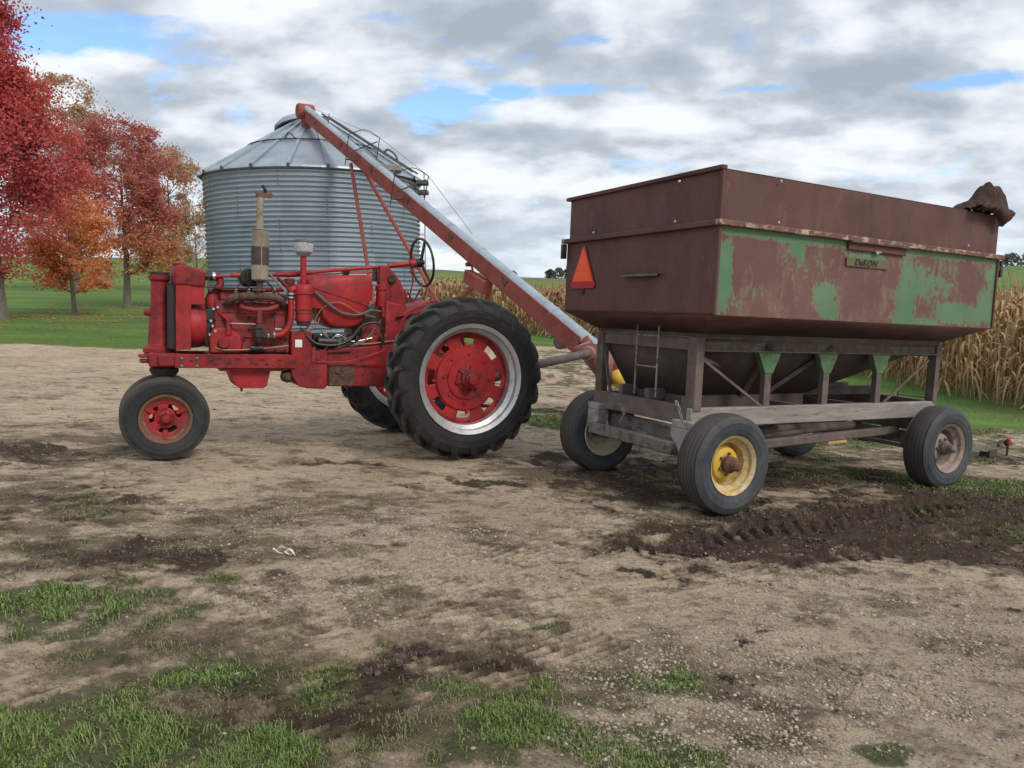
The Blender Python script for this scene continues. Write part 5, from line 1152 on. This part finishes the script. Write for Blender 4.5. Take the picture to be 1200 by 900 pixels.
# axles with offset spindles, bolsters, reach pole
mb=MB(); mb.bar((xr,-tw+.14,WR+.02),(xr,tw-.14,WR+.02),.11,.12); mb.build('rear_axle','greyframe',wagon,bevel=.008)
mb=MB(); mb.bar((xf,-tw+.14,WR+.03),(xf,tw-.14,WR+.03),.10,.11); mb.lathe([(.05,-.15),(.05,.15)],(xf,-.62,WR+.03),n=16); mb.build('front_axle','greyframe',wagon,bevel=.008)
mb=MB(); zb2=zS2-.006; mb.bar((xr+.0,-fy-.06,zb2-.09),(xr+.0,fy+.06,zb2-.09),.10,.11); mb.build('bolster','greyframe',wagon,bevel=.006); mb=MB(); mb.bar((xf,-fy-.06,zb2-.06),(xf,fy+.06,zb2-.06),.10,.11); mb.build('bolster','greyframe',wagon,bevel=.006)
mb=MB(); 
for y in (-.35,.35): mb.box((xr-.05,y-.05,WR+.08),(xr+.05,y+.05,zb2-.14)); mb.box((xf-.05,y-.05,WR+.08),(xf+.05,y+.05,zb2-.11))
mb.build('axle_riser','greyframe',wagon,bevel=.005)
for sy in (-1,1):
    # bolster stakes: pale tapered blocks at the ends
    y=sy*(fy-.0); xe=xr-.16; mb=MB()
    mb.prism([(0,y-.12,zb2-.005),(0,y+.12,zb2-.005),(0,y+.12,zb2-.07),(0,y+.0*sy,zb2-.20),(0,y-.12*sy if False else y-.05,zb2-.20),(0,y-.12,zb2-.08)],(xe-.05,0,0),(xe+.07,0,0)); mb.box((xe-.045,y-.12,zb2-.005),(xe+.08,y+.12,zb2+.055)) ; mb.build('bolster_end','blockgrey',wagon,bevel=.008)
mb=MB(); mb.bar((xr-.22,-fy+.05,zb2-.16),(xr-.22,fy-.05,zb2-.16),.07,.09); mb.build('cross_beam','greyframe',wagon,bevel=.006)
mb=MB(); mb.tube([(xr-.25,0,WR+.06),(xf+.15,0,WR+.06)],.045,14); mb.tube([(xr,-.45,WR+.04),(xf-.5,-.03,WR+.05)],.025,10); mb.tube([(xr,.45,WR+.04),(xf-.5,.03,WR+.05)],.025,10); mb.build('reach_pole','brownsteel',wagon)
mb=MB(); mb.bar((xr+.16,-fy-.06,WR+.06),(xf-.1,-fy+.10,WR+.10),.055,.075); mb.build('side_reach','brownsteel',wagon,bevel=.012)
mb=MB(); mb.tube([(xf-.10,-.62,WR-.04),(xf-.10,.62,WR-.04)],.018,10); mb.tube([(xf,-.5,WR-.02),(xf+.5,0,WR)],.02,8); mb.tube([(xf,.5,WR-.02),(xf+.5,0,WR)],.02,8); mb.build('tie_rod','greyframe',wagon)
# tongue and hitch
q_t=WF.at(1160,525,1,0)
mb=MB(); mb.bar((xf+.1,0,WR-.06),(q_t.x-.05,0,q_t.z+.0),.09,.08); tg=mb.build('tongue','greyframe',wagon,bevel=.005)
q=WF.at(1160,525,1,0); print('tongue px plane',q)
mb=MB(); mb.box((q.x-.10,-.06,q.z-.10),(q.x+.05,.06,q.z-.01)); mb.tube([(q.x-.08,.0,q.z-.14),(q.x+.02,.0,q.z-.08)],.03,8); mb.tube([q+Vector((.12,-.02,.02)),q+Vector((.16,-.02,.07)),q+Vector((.24,-.02,.08)),q+Vector((.30,-.02,.02))],.02,8); mb.tube([q+Vector((.25,-.06,-.20)),q+Vector((.25,-.06,.05))],.013,8)
mb.build('hitch_jaw','soot',tg,bevel=.005)
mb=MB(); mb.lathe([(0,.04),(.022,.035),(.026,0),(.02,-.03),(0,-.03)],q+Vector((.25,-.06,.07)),n=12); mb.build('hitch_pin','redclean',tg)
# safety chains at the rear
def chain(pts,name='chain',r=.012):
    pts=smooth(pts,8); L=0; mb=MB(); k=0; acc=0
    for a,b in zip(pts[:-1],pts[1:]):
        seg=(b-a).length; acc+=seg
        if acc>.034:
            acc=0; d=(b-a).normalized(); _,s2,u2=basis(d,Vector((1,0,0))); w2=s2 if k%2 else u2; c_=b; k+=1
            ringp=[c_+d*math.cos(t)*.022+w2*math.sin(t)*.011 for t in [2*PI*i/8 for i in range(9)]]
            mb.tube(ringp,.0045,5)
    return mb.build(name,'steelrod',wagon)
chain([WF.at(791,466,0,xr-.27),WF.at(797,483,0,xr-.28),WF.at(800,500,0,xr-.26)]); chain([WF.at(724,470,0,xr-.27),WF.at(731,482,0,xr-.28),WF.at(726,497,0,xr-.28)]); chain([WF.at(709,482,0,xr-.27),WF.at(712,498,0,xr-.27),WF.at(714,512,0,xr-.26)])
# ---- canvas draped over the front corner of the box
def cloth():
    rn=random.Random(3); nu,nv=54,44; vs=[];fs=[]
    cx_=HL-.235; 
    for i in range(nu+1):
        for j in range(nv+1):
            u=i/nu*2-1; v=j/nv*2-1      # u along the side, v across the rim: -1 outside hanging, +1 inside
            y=-HW+.006+v*.26; top=zT+.015
            hump=.235*math.exp(-((u-.12)/.46)**2-((v-.12)/.50)**2)+.12*math.exp(-((u-.55)/.20)**2-((v+.1)/.4)**2)+.03*math.exp(-((u+.6)/.3)**2)
            z=top+hump
            if v<-.30: 
                k=(-.30-v)/.70; z=top+hump*(1-k)-.13*k*(.15+.95*math.exp(-((u-.62)/.30)**2)); y=-HW-.035-.055*math.sin(min(1,k*1.2)*PI)*1.0-.02
            if v>.6: z-= .25*(v-.6)
            z+=.006*math.sin(u*9+v*3)+.020*abs(math.sin(u*7-v*6+mnoise.noise(Vector((u*2,v*2,5)))*4))+.012*mnoise.noise(Vector((u*3,v*3,1.7)))+.006*mnoise.noise(Vector((u*9,v*9,4)))
            x=cx_+u*.25*(1-.12*max(0,-v-.3))+.012*mnoise.noise(Vector((u*2,v*2,9)))
            y+=.008*mnoise.noise(Vector((u*6,v*4,3)))
            vs.append(Vector((x,y,z)))
    for i in range(nu):
        for j in range(nv): a=i*(nv+1)+j; fs.append((a,a+1,a+nv+2,a+nv+1))
    inv=[WM@p for p in vs]; c0=WM@Vector((cx_,-HW,zT)); mb=MB(); mb.add([p-c0 for p in inv],fs); o=mb.build('canvas_cloth','cloth',None,solid=.012,angle=180); o.location=c0
    tag(o,'brown canvas cloth bunched over the far top corner of the wagon box','cloth')
cloth()
# ================================================================ auger
def Gz(p): return tz(p.x,p.y)
A0=at(702,412,10.8); A1=at(358,128,21.6); AD=(A1-A0); ALn=AD.length; ad=AD.normalized()
aug=empty('grain_auger',loc=(A0.x,A0.y,tz(A0.x,A0.y)),label='long red and galvanised auger slanting up from the wagon to the steel bin roof',cat='auger'); ao=aug.location.copy()
sd_=ad.cross(Vector((0,0,1))).normalized(); ud=sd_.cross(ad).normalized()
def AP(t,s=0,u=0): return A0+ad*t+sd_*s+ud*u-ao
mb=MB(); mb.tube([AP(-.1,0,.02),AP(ALn,0,.02)],.100,20); 
for t in np.linspace(1.2,ALn-.6,6): mb.tube([AP(t-.035,0,.02),AP(t+.035,0,.02)],.108,20)
mb.build('auger_tube','tubegalv',aug)
mb=MB(); hb=.20; wb=.215
mb.add([tuple(AP(t,s*wb/2,u)) for t in (.35,ALn-.35) for s,u in ((-1,.05),(-1,-hb-.05),(1,-hb-.05),(1,.05))],[(0,1,5,4),(1,2,6,5),(2,3,7,6),(0,4,7,3),(0,3,2,1),(4,5,6,7)])
bx=mb.build('truss_channel','augerred',aug,bevel=.01)
for t in np.linspace(2.6,ALn-1.2,6):
    mb=MB(); 
    for s in (-1,1): mb.prism([AP(t-.12,s*(wb/2+.004),.0),AP(t+.12,s*(wb/2+.004),.0),AP(t+.04,s*(wb/2+.004),-.13),AP(t-.04,s*(wb/2+.004),-.13)],(0,0,0),sd_*s*.010)
    mb.build('tube_clip','rusty',bx)
mb=MB(); q=AP(3.9,0,-hb-.10); mb.tube([q,q+ad*-.1-ud*.10],.02,8); mb.tube([AP(3.9,.11,-.3),AP(3.9,-.11,-.3)],.04,10); mb.build('lift_lug','augerred',bx)
# head and spout
mb=MB(); q=AP(ALn,0,-.07); mb.lathe([(0,-.22),(.19,-.22),(.21,-.18),(.21,.18),(.19,.22),(0,.22)],q,sd_,28); hd=mb.build('auger_head','augerred',aug,angle=40)
mb=MB(); mb.tube([AP(ALn-.02,0,-.1),AP(ALn-.02,0,-.1)+Vector((.02,0,-.42))],.13,16); mb.tube([AP(ALn-.02,0,-.1)+Vector((.02,0,-.40)),AP(ALn-.02,0,-.1)+Vector((.03,0,-.62))],.12,16); mb.build('spout','augerred',hd)
# intake hopper at the foot
mb=MB(); f0=AP(0,0,0)
hx=A0-ao
def hp(px,py,Y): return at(px,py,Y)-ao
top=[hp(672,407,10.2),hp(709,414,10.0),hp(735,402,10.9),hp(700,395,11.2)]; bot=[hp(706,450,10.25),hp(712,452,10.2),hp(722,448,10.7),hp(712,446,10.8)]
for k in range(4): mb.add([top[k],top[(k+1)%4],bot[(k+1)%4],bot[k]],[(0,1,2,3)])
hpq=mb.build('intake_hopper','pinkred',aug,solid=.008)
mb=MB(); mb.prism([hp(671,407,10.2),hp(708,414,10.0),hp(709,404,10.0),hp(690,402,10.1)],(0,0,0),(0,.01,0)); mb.build('hopper_flap','pinkred',hpq)
mb=MB(); mb.tube([AP(.3,0,0),AP(-.45,0,-.02)],.12,18); mb.build('auger_boot','augerred',aug)
M['yellowcap']=paint('yellow_guard',(.62,.46,.06),(.5,.42,.2),.4,(.3,.2,.08),.38,.55,scale=5)
mb=MB(); mb.tube([hp(716,438,10.6),hp(736,453,10.3)],[.13,.10],16); mb.build('boot_guard','yellowcap',aug)
mb=MB(); mb.tube([hp(736,452,10.3),hp(748,459,10.2)],[.12,.05],16); mb.build('boot_tip','chrome',aug)
# yoke frames on top of the tube and the guy cable
def near_t(px):   # parameter along the auger whose picture x is px
    lo,hi=0,ALn
    for _ in range(40):
        mid=(lo+hi)/2; p=A0+ad*mid-Vector((0,0,CZ)); F=p.y*CT-p.z*ST
        if 600+FPX*p.x/F>px: lo=mid
        else: hi=mid
    return lo
def yoke(px,h):
    t=near_t(px); mb=MB(); w_=.38
    a=AP(t,-w_,-.25); b=AP(t,w_,-.25); a2=AP(t,-w_,h); b2=AP(t,w_,h)
    mb.tube([a,a2],.011,8); mb.tube([b+ud*.2,b2],.011,8); mb.tube(smooth([a2,AP(t,0,h+.14),b2]),.009,8); mb.tube([AP(t,-w_,.0),AP(t,w_*.9,h*.8)],.014,8); mb.tube([AP(t,w_,.0),AP(t,-.05,.25)],.014,8); mb.tube([AP(t,-w_,-.12),AP(t,w_,-.1)],.018,8)
    mb.build('cable_yoke','soot',aug); return AP(t,w_,h)
y1=yoke(424,.46); y2=yoke(479,.42)
mb=MB(); mb.tube([AP(ALn-.4,.1,.12),y1,y2,AP(near_t(545),.12,.14)],.006,5); mb.build('guy_cable','steelrod',aug)
mb=MB(); mb.tube([AP(near_t(384),0,.1),AP(near_t(384),0,.36)],.014,6); mb.build('cable_peg','steelrod',aug)
# undercarriage: two long legs, short lower bracket, axle and wheels
tA=near_t(417); tL=near_t(575)
wl=at(452,448,15.2); wr_=at(545,440,15.6)
def gp3(px,Y): p=at(px,440,Y); return Vector((p.x,p.y,tz(p.x,p.y)))
WLp=gp3(449,15.3); WRp=gp3(552,15.7); wrad=.36
wa=WLp+Vector((0,0,wrad)); wb_=WRp+Vector((0,0,wrad)); wa-=ao; wb_-=ao
mb=MB(); mb.tube([AP(tA,-.08,-.33),wa],.045,10); mb.build('support_leg','augerred',aug)
mb=MB(); mb.tube([AP(near_t(426),.08,-.33),wb_],.045,10); mb.build('support_leg','augerred',aug)
mb=MB(); mb.tube([wa,wb_],.05,12); mb.build('axle','augerred',aug)
mb=MB(); mb.bar(AP(tL,-.1,-.3),wa.lerp(wb_,.15),.09,.07); mb.bar(AP(tL,.1,-.3),wb_,.09,.07); mb.bar(AP(tL-.25,-.13,-.38),AP(tL+.45,-.13,-.46),.16,.24); mb.build('lower_bracket','augerred',aug,bevel=.01)
for p in (wa,wb_):
    ax2=(wb_-wa).normalized(); rt=empty('transport_wheel',parent=aug); rt.location=p; rt.rotation_euler=(0,0,math.atan2(ax2.y,ax2.x)-PI/2)
    tyre_mesh(wrad,.18,.20,rib=3,n=40).build('tyre','tyrefront',rt); m_=MB(); m_.lathe([(.2,.06),(.17,.03),(.06,.02),(.05,.06),(0,.06)],axis=(0,1,0),n=24); m_.lathe([(.2,-.06),(.17,-.03),(.06,-.02),(.05,-.06),(0,-.06)],axis=(0,1,0),n=24); m_.build('rim','augerred',rt)
# small dark wheel beside the foot of the auger
p=at(658,400,12.6); 
mb=MB(); mb.box(p-ao+Vector((-.10,-.05,-.12)),p-ao+Vector((.08,.1,.16))); mb.tube([p-ao+Vector((-.02,-.1,-.02)),p-ao+Vector((-.02,.12,-.02))],.11,16); mb.bar(p-ao,p-ao+Vector((.1,-.2,.12)),.05); mb.build('winch','soot',aug,bevel=.02)
# power shaft between tractor and auger
s0=at(628,427.5,8.6); s1=hp(690,414,10.05)+ao; m_=(s0+s1)/2
e0=TM@Vector((-.30,.0,.60))
dv=empty('drive_shaft',loc=tuple(m_),label='grey-brown power shaft running from behind the tractor to the auger hopper',cat='drive shaft')
mb=MB(); mb.tube([s0-m_,s1-m_],.052,14); mb.build('shaft_cover','brownsteel',dv)
mb=MB(); mb.tube([e0-m_,s0-m_],.058,14); mb.build('shaft_sleeve','brownsteel',dv)
mb=MB(); dd=(s1-s0).normalized(); mb.lathe([(.04,-.06),(.09,-.05),(.10,.02),(.06,.08)],s1-m_,dd,18); mb.build('joint_guard','pinkred',dv)
# ================================================================ steel bin
bc=at(374,380,22.6); bx_,by_=bc.x,bc.y; bz=tz(bx_,by_)-.15
RB=3.04; zE=at(369,212,22.6).z
bin_=empty('grain_bin',loc=(bx_,by_,bz),label='round corrugated steel grain bin with cone roof behind the tractor',cat='grain bin')
m,nt,b_=newmat('corrugated_galvanised'); q=N(nt); v=q.coord((1,1,1)); 
f=q.noise(v,1.3,6,.6); f2=q.noise(q.coord((1,1,6)),5,6,.7)
tcn=q.new('ShaderNodeTexCoord'); sxz=q.new('ShaderNodeSeparateXYZ'); q.lk(tcn.outputs['Object'],sxz.inputs[0])
ang=q.math('ARCTAN2',sxz.outputs[1],sxz.outputs[0]); si=q.math('FLOOR',q.math('MULTIPLY',sxz.outputs[2],1/.82)); sa=q.math('FLOOR',q.math('ADD',q.math('MULTIPLY',ang,1.25),q.math('MULTIPLY',si,.5)))
cb2=q.new('ShaderNodeCombineXYZ'); q.lk(si,cb2.inputs[0]); q.lk(sa,cb2.inputs[1]); wn=q.new('ShaderNodeTexWhiteNoise',noise_dimensions='2D'); q.lk(cb2.outputs[0],wn.inputs[0])
c=q.mix(q.ramp(f,.3,.7),(.170,.228,.280),(.245,.305,.355)); c=q.mix(q.math('MULTIPLY',wn.outputs[0],.6),c,(.33,.395,.445)); c=q.mix(q.math('MULTIPLY',q.ramp(f2,.55,.75),.5),c,(.16,.18,.19))
q.lk(c,b_.inputs['Base Color']); b_.inputs['Metallic'].default_value=.25; b_.inputs['Roughness'].default_value=.42; M['corr']=m
M['roofsteel']=paint('galvanised_roof',(.33,.385,.43),(.26,.30,.34),.38,(.22,.25,.28),.38,.40,.6,scale=1.2)
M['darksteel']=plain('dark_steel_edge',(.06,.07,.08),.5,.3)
hE=zE-bz; nb_=int(hE/.125); seg=8; na=144
zs=np.linspace(0,hE-.04,nb_*seg+1); rr_=RB+.027*np.cos(zs/.125*2*PI); an=np.linspace(0,2*PI,na,endpoint=False)
V=np.stack([np.outer(rr_,np.cos(an)),np.outer(rr_,np.sin(an)),np.repeat(zs[:,None],na,1)],-1).reshape(-1,3); k=len(zs)
i,j=np.meshgrid(np.arange(k-1),np.arange(na),indexing='ij'); F=np.stack([i*na+j,i*na+(j+1)%na,(i+1)*na+(j+1)%na,(i+1)*na+j],-1).reshape(-1,4)
arrays('bin_wall',V,F,'corr',smooth=True,parent=bin_)
# seams with bolts
mb=MB()
for k_ in range(8):
    a=2*PI*k_/8+.35; 
    for lev in range(int(hE/.82)+1):
        a2=a+(.39 if lev%2 else 0)
        for z_ in np.arange(lev*.82+.05,min((lev+1)*.82,hE-.06),.107):
            mb.lathe([(0,.016),(.014,.014),(.016,0)],(math.cos(a2)*(RB+.022),math.sin(a2)*(RB+.022),z_),(math.cos(a2),math.sin(a2),0),6)
sb_=mb.build('seam_bolts','darksteel',bin_); sb_['kind']='stuff'
apz=at(360,143,22.6).z-bz; rc=.42; RE=RB+.10
mb=MB(); NS=20
vs=[];fs=[]
for r_,z_ in ((RE,hE-.06),(RE-.02,hE-.01),(rc+ (RE-rc)*.5,(hE+apz)/2-.0),(rc,apz)):
    for j in range(NS*2): a=2*PI*j/(NS*2); vs.append((r_*math.cos(a),r_*math.sin(a),z_))
for i_ in range(3):
    for j in range(NS*2): fs.append((i_*NS*2+j,i_*NS*2+(j+1)%(NS*2),(i_+1)*NS*2+(j+1)%(NS*2),(i_+1)*NS*2+j))
mb.add(vs,fs); roof=mb.build('roof','roofsteel',bin_,angle=5)
for k_ in range(NS):
    a=2*PI*k_/NS+.05; c_,s__=math.cos(a),math.sin(a); mb=MB()
    mb.bar((c_*(RE+.01),s__*(RE+.01),hE+.01),(c_*rc,s__*rc,apz+.03),.07,.05); mb.build('roof_rib','roofsteel',roof)
    m2=MB(); m2.box((c_*RE-.03,s__*RE-.03,hE-.07),(c_*RE+.03,s__*RE+.03,hE+.03)); m2.build('rib_cap','darksteel',roof)
mb=MB(); rt_=RB*.60; zt_=hE+(apz-hE)*(RE-rt_)/(RE-rc)+.05
mb.tube([(rt_*math.cos(2*PI*j/48),rt_*math.sin(2*PI*j/48),zt_) for j in range(49)],.022,8); 
for j in (5,17,29): 
    a=2*PI*j/40; mb.tube(smooth([(rt_*math.cos(a),rt_*math.sin(a),zt_),(rt_*1.05*math.cos(a+.08),rt_*1.05*math.sin(a+.08),zt_+.14),(rt_*math.cos(a+.16),rt_*math.sin(a+.16),zt_)]),.02,6)
mb.build('roof_ring','darksteel',roof)
# raised lid tipped back at the peak
mb=MB(); mb.lathe([(rc+.06,0),(rc+.06,.12)],(0,0,apz-.02),n=40); mb.build('fill_collar','roofsteel',roof)
mb=MB(); pts=[]
lx,lz_=-.55,apz-.02
mb.lathe([(0,.22),(.25,.20),(.50,.12),(.62,.0),(.64,-.06)],(lx+.05,.15,apz-.03),(-.25,.1,.96),36); mb.lathe([(.60,0),(.64,.02),(.66,-.06),(.60,-.08)],(lx+.05,.15,apz-.04),(-.25,.1,.96),36); mb.build('roof_lid','roofsteel',roof,solid=.01)
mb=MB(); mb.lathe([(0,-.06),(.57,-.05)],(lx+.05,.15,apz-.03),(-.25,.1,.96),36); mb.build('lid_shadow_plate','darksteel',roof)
# ladders on wall and roof, right hand side
def binlad(a,w_,name):
    c_,s__=math.cos(a),math.sin(a); t_=Vector((-s__,c_,0))*w_/2; o=Vector((c_,s__,0)); mb=MB()
    for sg in (-1,1): mb.bar(o*(RB+.16)+t_*sg+Vector((0,0,.6)),o*(RB+.16)+t_*sg+Vector((0,0,hE+.25)),.035,.02)
    for z_ in np.arange(.7,hE+.2,.30): mb.tube([o*(RB+.16)-t_+Vector((0,0,z_)),o*(RB+.16)+t_+Vector((0,0,z_))],.012,6)
    for z_ in np.arange(.9,hE,1.1):
        for sg in (-1,1): mb.bar(o*(RB)+t_*sg+Vector((0,0,z_)),o*(RB+.16)+t_*sg+Vector((0,0,z_)),.02)
    mb.build(name,'silver',bin_)
binlad(R(4),.42,'wall_ladder')
mb=MB(); a=R(-14); c_,s__=math.cos(a),math.sin(a); t_=Vector((-s__,c_,0))*.2
P0=Vector((c_*RE,s__*RE,hE+.12)); P1=Vector((c_*rc,s__*rc,apz+.16))
for sg in (-1,1): mb.bar(P0+t_*sg,P1+t_*sg,.05,.05)
for k_ in range(14): mb.bar(P0.lerp(P1,(k_+.5)/14)-t_,P0.lerp(P1,(k_+.5)/14)+t_,.03)
mb.tube(smooth([P0.lerp(P1,.18),P0.lerp(P1,.22)+Vector((0,0,.16)),P0.lerp(P1,.30)+Vector((0,0,.16)),P0.lerp(P1,.34)]),.03,6)
mb.build('roof_ladder','wiregrey',roof)
mb=MB(); a=R(-32); c_,s__=math.cos(a),math.sin(a); q_=Vector((c_*(RE-.2),s__*(RE-.2),hE+.14)); 
mb.box(q_+Vector((-.28,-.2,-.1)),q_+Vector((.28,.2,.06))); mb.build('roof_hatch','sill',roof,bevel=.02)
mb=MB(); a=R(-6); c_,s__=math.cos(a),math.sin(a)
for dz in (-.05,-.32): mb.box((c_*(RB+.02),s__*(RB+.02)-.25,hE+dz-.10),(c_*(RB+.34),s__*(RB+.02)+.25,hE+dz))
mb.build('eave_bracket','wiregrey',bin_)
# ================================================================ small things on the ground
p=onyard(975,519); mb=MB(); mb.prism([(-.17,-.08,0),(.17,-.08,0),(.17,-.08,.06),(-.05,-.08,.11),(-.17,-.08,.10)],(0,0,0),(0,.16,0)); o=mb.build('wood_block','wood',None,bevel=.006); o.location=(p.x,p.y,p.z+.0); o.rotation_euler=(0,0,.5); tag(o,'pale wooden block wedged by the far front wheel of the wagon','wood block')
p=onyard(334,649); vs=[];fs=[]
rg=random.Random(9)
for k_ in range(5):
    a=rg.uniform(-.6,.6); L=rg.uniform(.04,.07); w_=.010; x=rg.uniform(-.05,.05); y=rg.uniform(-.03,.03); o_=len(vs)
    for t_ in (0,.5,1):
        for s_ in (-1,1): vs.append((x+math.cos(a)*L*(t_-.3)-math.sin(a)*w_*s_*(1.1-t_),y+math.sin(a)*L*(t_-.3)+math.cos(a)*w_*s_*(1.1-t_),.012+.02*math.sin(t_*3+k_)))
    fs+=[(o_,o_+1,o_+3,o_+2),(o_+2,o_+3,o_+5,o_+4)]
mb=MB(); mb.add(vs,fs); o=mb.build('paper_scrap','white',None,solid=.002); zz_=float(ground_h(np.array([p.x]),np.array([p.y]))[0][0]); o.location=(p.x,p.y,zz_+.01); tag(o,'torn white scrap lying on the dirt in front of the tractor','paper scrap')
# ---------------------------------------------------------------- sky, sun, camera
SUN_AZ=R(-47); SUN_EL=R(42)      # direction towards the sun: right of and behind the camera
w=bpy.data.worlds.new('World'); sc.world=w; w.use_nodes=True; nt=w.node_tree; nt.nodes.clear(); n=N(nt)
sd=Vector((math.cos(SUN_AZ)*math.cos(SUN_EL),math.sin(SUN_AZ)*math.cos(SUN_EL),math.sin(SUN_EL)))
sky=nt.nodes.new('ShaderNodeTexSky'); sky.sky_type='NISHITA'; sky.sun_disc=False; sky.sun_elevation=SUN_EL; sky.sun_rotation=math.atan2(sd.x,sd.y)
bg=nt.nodes.new('ShaderNodeBackground'); bg.inputs[1].default_value=.15; sky.ozone_density=5.5; sky.air_density=1.1; sky.dust_density=.2; sky.altitude=300; n.lk(sky.outputs[0],bg.inputs[0])
tc=nt.nodes.new('ShaderNodeTexCoord'); sx=nt.nodes.new('ShaderNodeSeparateXYZ'); n.lk(tc.outputs['Generated'],sx.inputs[0])
zz=n.math('ADD',n.math('MAXIMUM',sx.outputs[2],0.0),.32)
cx=n.math('DIVIDE',sx.outputs[0],zz); cy=n.math('DIVIDE',sx.outputs[1],zz); cb=nt.nodes.new('ShaderNodeCombineXYZ'); n.lk(cx,cb.inputs[0]); n.lk(cy,cb.inputs[1])
def mp(off=(0,0,0),scale=(1,1,1)):
    m=nt.nodes.new('ShaderNodeMapping'); m.inputs['Location'].default_value=off; m.inputs['Scale'].default_value=scale; n.lk(cb.outputs[0],m.inputs[0]); return m.outputs[0]
O1=(4.3,2.2,0)
def deck(off): 
    a=n.noise(mp(tuple(O1[i]+off[i] for i in range(3)),(1.0,1.15,1)),2.7,9,.50,.1); return a
d0=deck((0,0,0)); d1=deck((.02,-.10,0)); fine=n.noise(mp((7,1,2),(1.6,2.4,1)),2.4,7,.6,.2)
relief=n.math('MULTIPLY',n.math('SUBTRACT',d0,d1),3.0)
shade=n.math('ADD',n.math('ADD',n.math('MULTIPLY',d0,.95),n.math('MULTIPLY',relief,-.55)),n.math('MULTIPLY',n.math('SUBTRACT',fine,.5),.35))
r=nt.nodes.new('ShaderNodeValToRGB'); cr=r.color_ramp
cr.elements[0].position=.32; cr.elements[0].color=(.69,.72,.755,1); cr.elements[1].position=.70; cr.elements[1].color=(.31,.35,.405,1)
e=cr.elements.new(.44); e.color=(.57,.61,.66,1)
e=cr.elements.new(.55); e.color=(.41,.455,.51,1)
n.lk(shade,r.inputs[0])
hz=n.ramp(sx.outputs[2],.0,.14); pale=n.mix(.5,r.outputs[0],(.58,.66,.73))
ccol=n.mix(hz,pale,r.outputs[0])
cbg=nt.nodes.new('ShaderNodeBackground'); n.lk(ccol,cbg.inputs[0]); cbg.inputs[1].default_value=1.0
# gaps in the deck where blue shows
gap=None
for px,py,rx,ry,st in ((150,52,95,26,.85),(510,118,80,20,.75),(600,108,50,10,.7),(690,45,45,12,.9),(665,104,40,8,.6),(900,103,60,6,.6),(1130,96,75,9,.75),(440,20,50,10,.4),(1000,100,40,6,.5)):
    d=ray(px,py).normalized(); wx_=rx/FPX; wy_=ry/FPX
    vm=nt.nodes.new('ShaderNodeVectorMath'); vm.operation='SUBTRACT'; vm.inputs[1].default_value=d; nv_=nt.nodes.new('ShaderNodeVectorMath'); nv_.operation='NORMALIZE'; n.lk(tc.outputs['Generated'],nv_.inputs[0]); n.lk(nv_.outputs[0],vm.inputs[0])
    sc_=nt.nodes.new('ShaderNodeVectorMath'); sc_.operation='MULTIPLY'; sc_.inputs[1].default_value=(1/wx_,1/max(wx_,.05),1/wy_); n.lk(vm.outputs[0],sc_.inputs[0])
    ln=nt.nodes.new('ShaderNodeVectorMath'); ln.operation='LENGTH'; n.lk(sc_.outputs[0],ln.inputs[0])
    g_=n.math('MULTIPLY',n.math('MAXIMUM',n.math('SUBTRACT',1.35,ln.outputs['Value']),0.0),st)
    gap=g_ if gap is None else n.math('MAXIMUM',gap,g_)
edge=n.noise(mp((2,9,1),(1.3,2.2,1)),2.6,8,.6,.3)
mv=n.math('ADD',n.math('SUBTRACT',n.math('ADD',.62,n.math('MULTIPLY',n.math('SUBTRACT',edge,.5),2.3)),n.math('MULTIPLY',gap,.75)),n.math('MULTIPLY',n.math('SUBTRACT',d0,.5),.9))
mask=n.ramp(mv,.12,.42)
mx=nt.nodes.new('ShaderNodeMixShader'); n.lk(mask,mx.inputs[0]); n.lk(bg.outputs[0],mx.inputs[1]); n.lk(cbg.outputs[0],mx.inputs[2])
out=nt.nodes.new('ShaderNodeOutputWorld'); n.lk(mx.outputs[0],out.inputs[0])
sl=bpy.data.lights.new('sun','SUN'); sl.energy=1.5; sl.angle=R(18); sl.color=(1,.91,.80); so=bpy.data.objects.new('sun',sl); COL.objects.link(so)
so.rotation_euler=sd.to_track_quat('Z','Y').to_euler()
cd=bpy.data.cameras.new('camera'); cd.sensor_width=36; cd.lens=FPX*36/1200; cd.clip_end=6000; cd.clip_start=.05
co=bpy.data.objects.new('camera',cd); COL.objects.link(co); co.location=(0,0,CZ); co.rotation_euler=(PI/2-TH,0,0); sc.camera=co
vs=sc.view_settings; vs.view_transform='Standard'; vs.look='None'; vs.exposure=0.45; vs.gamma=1; vs.use_curve_mapping=False
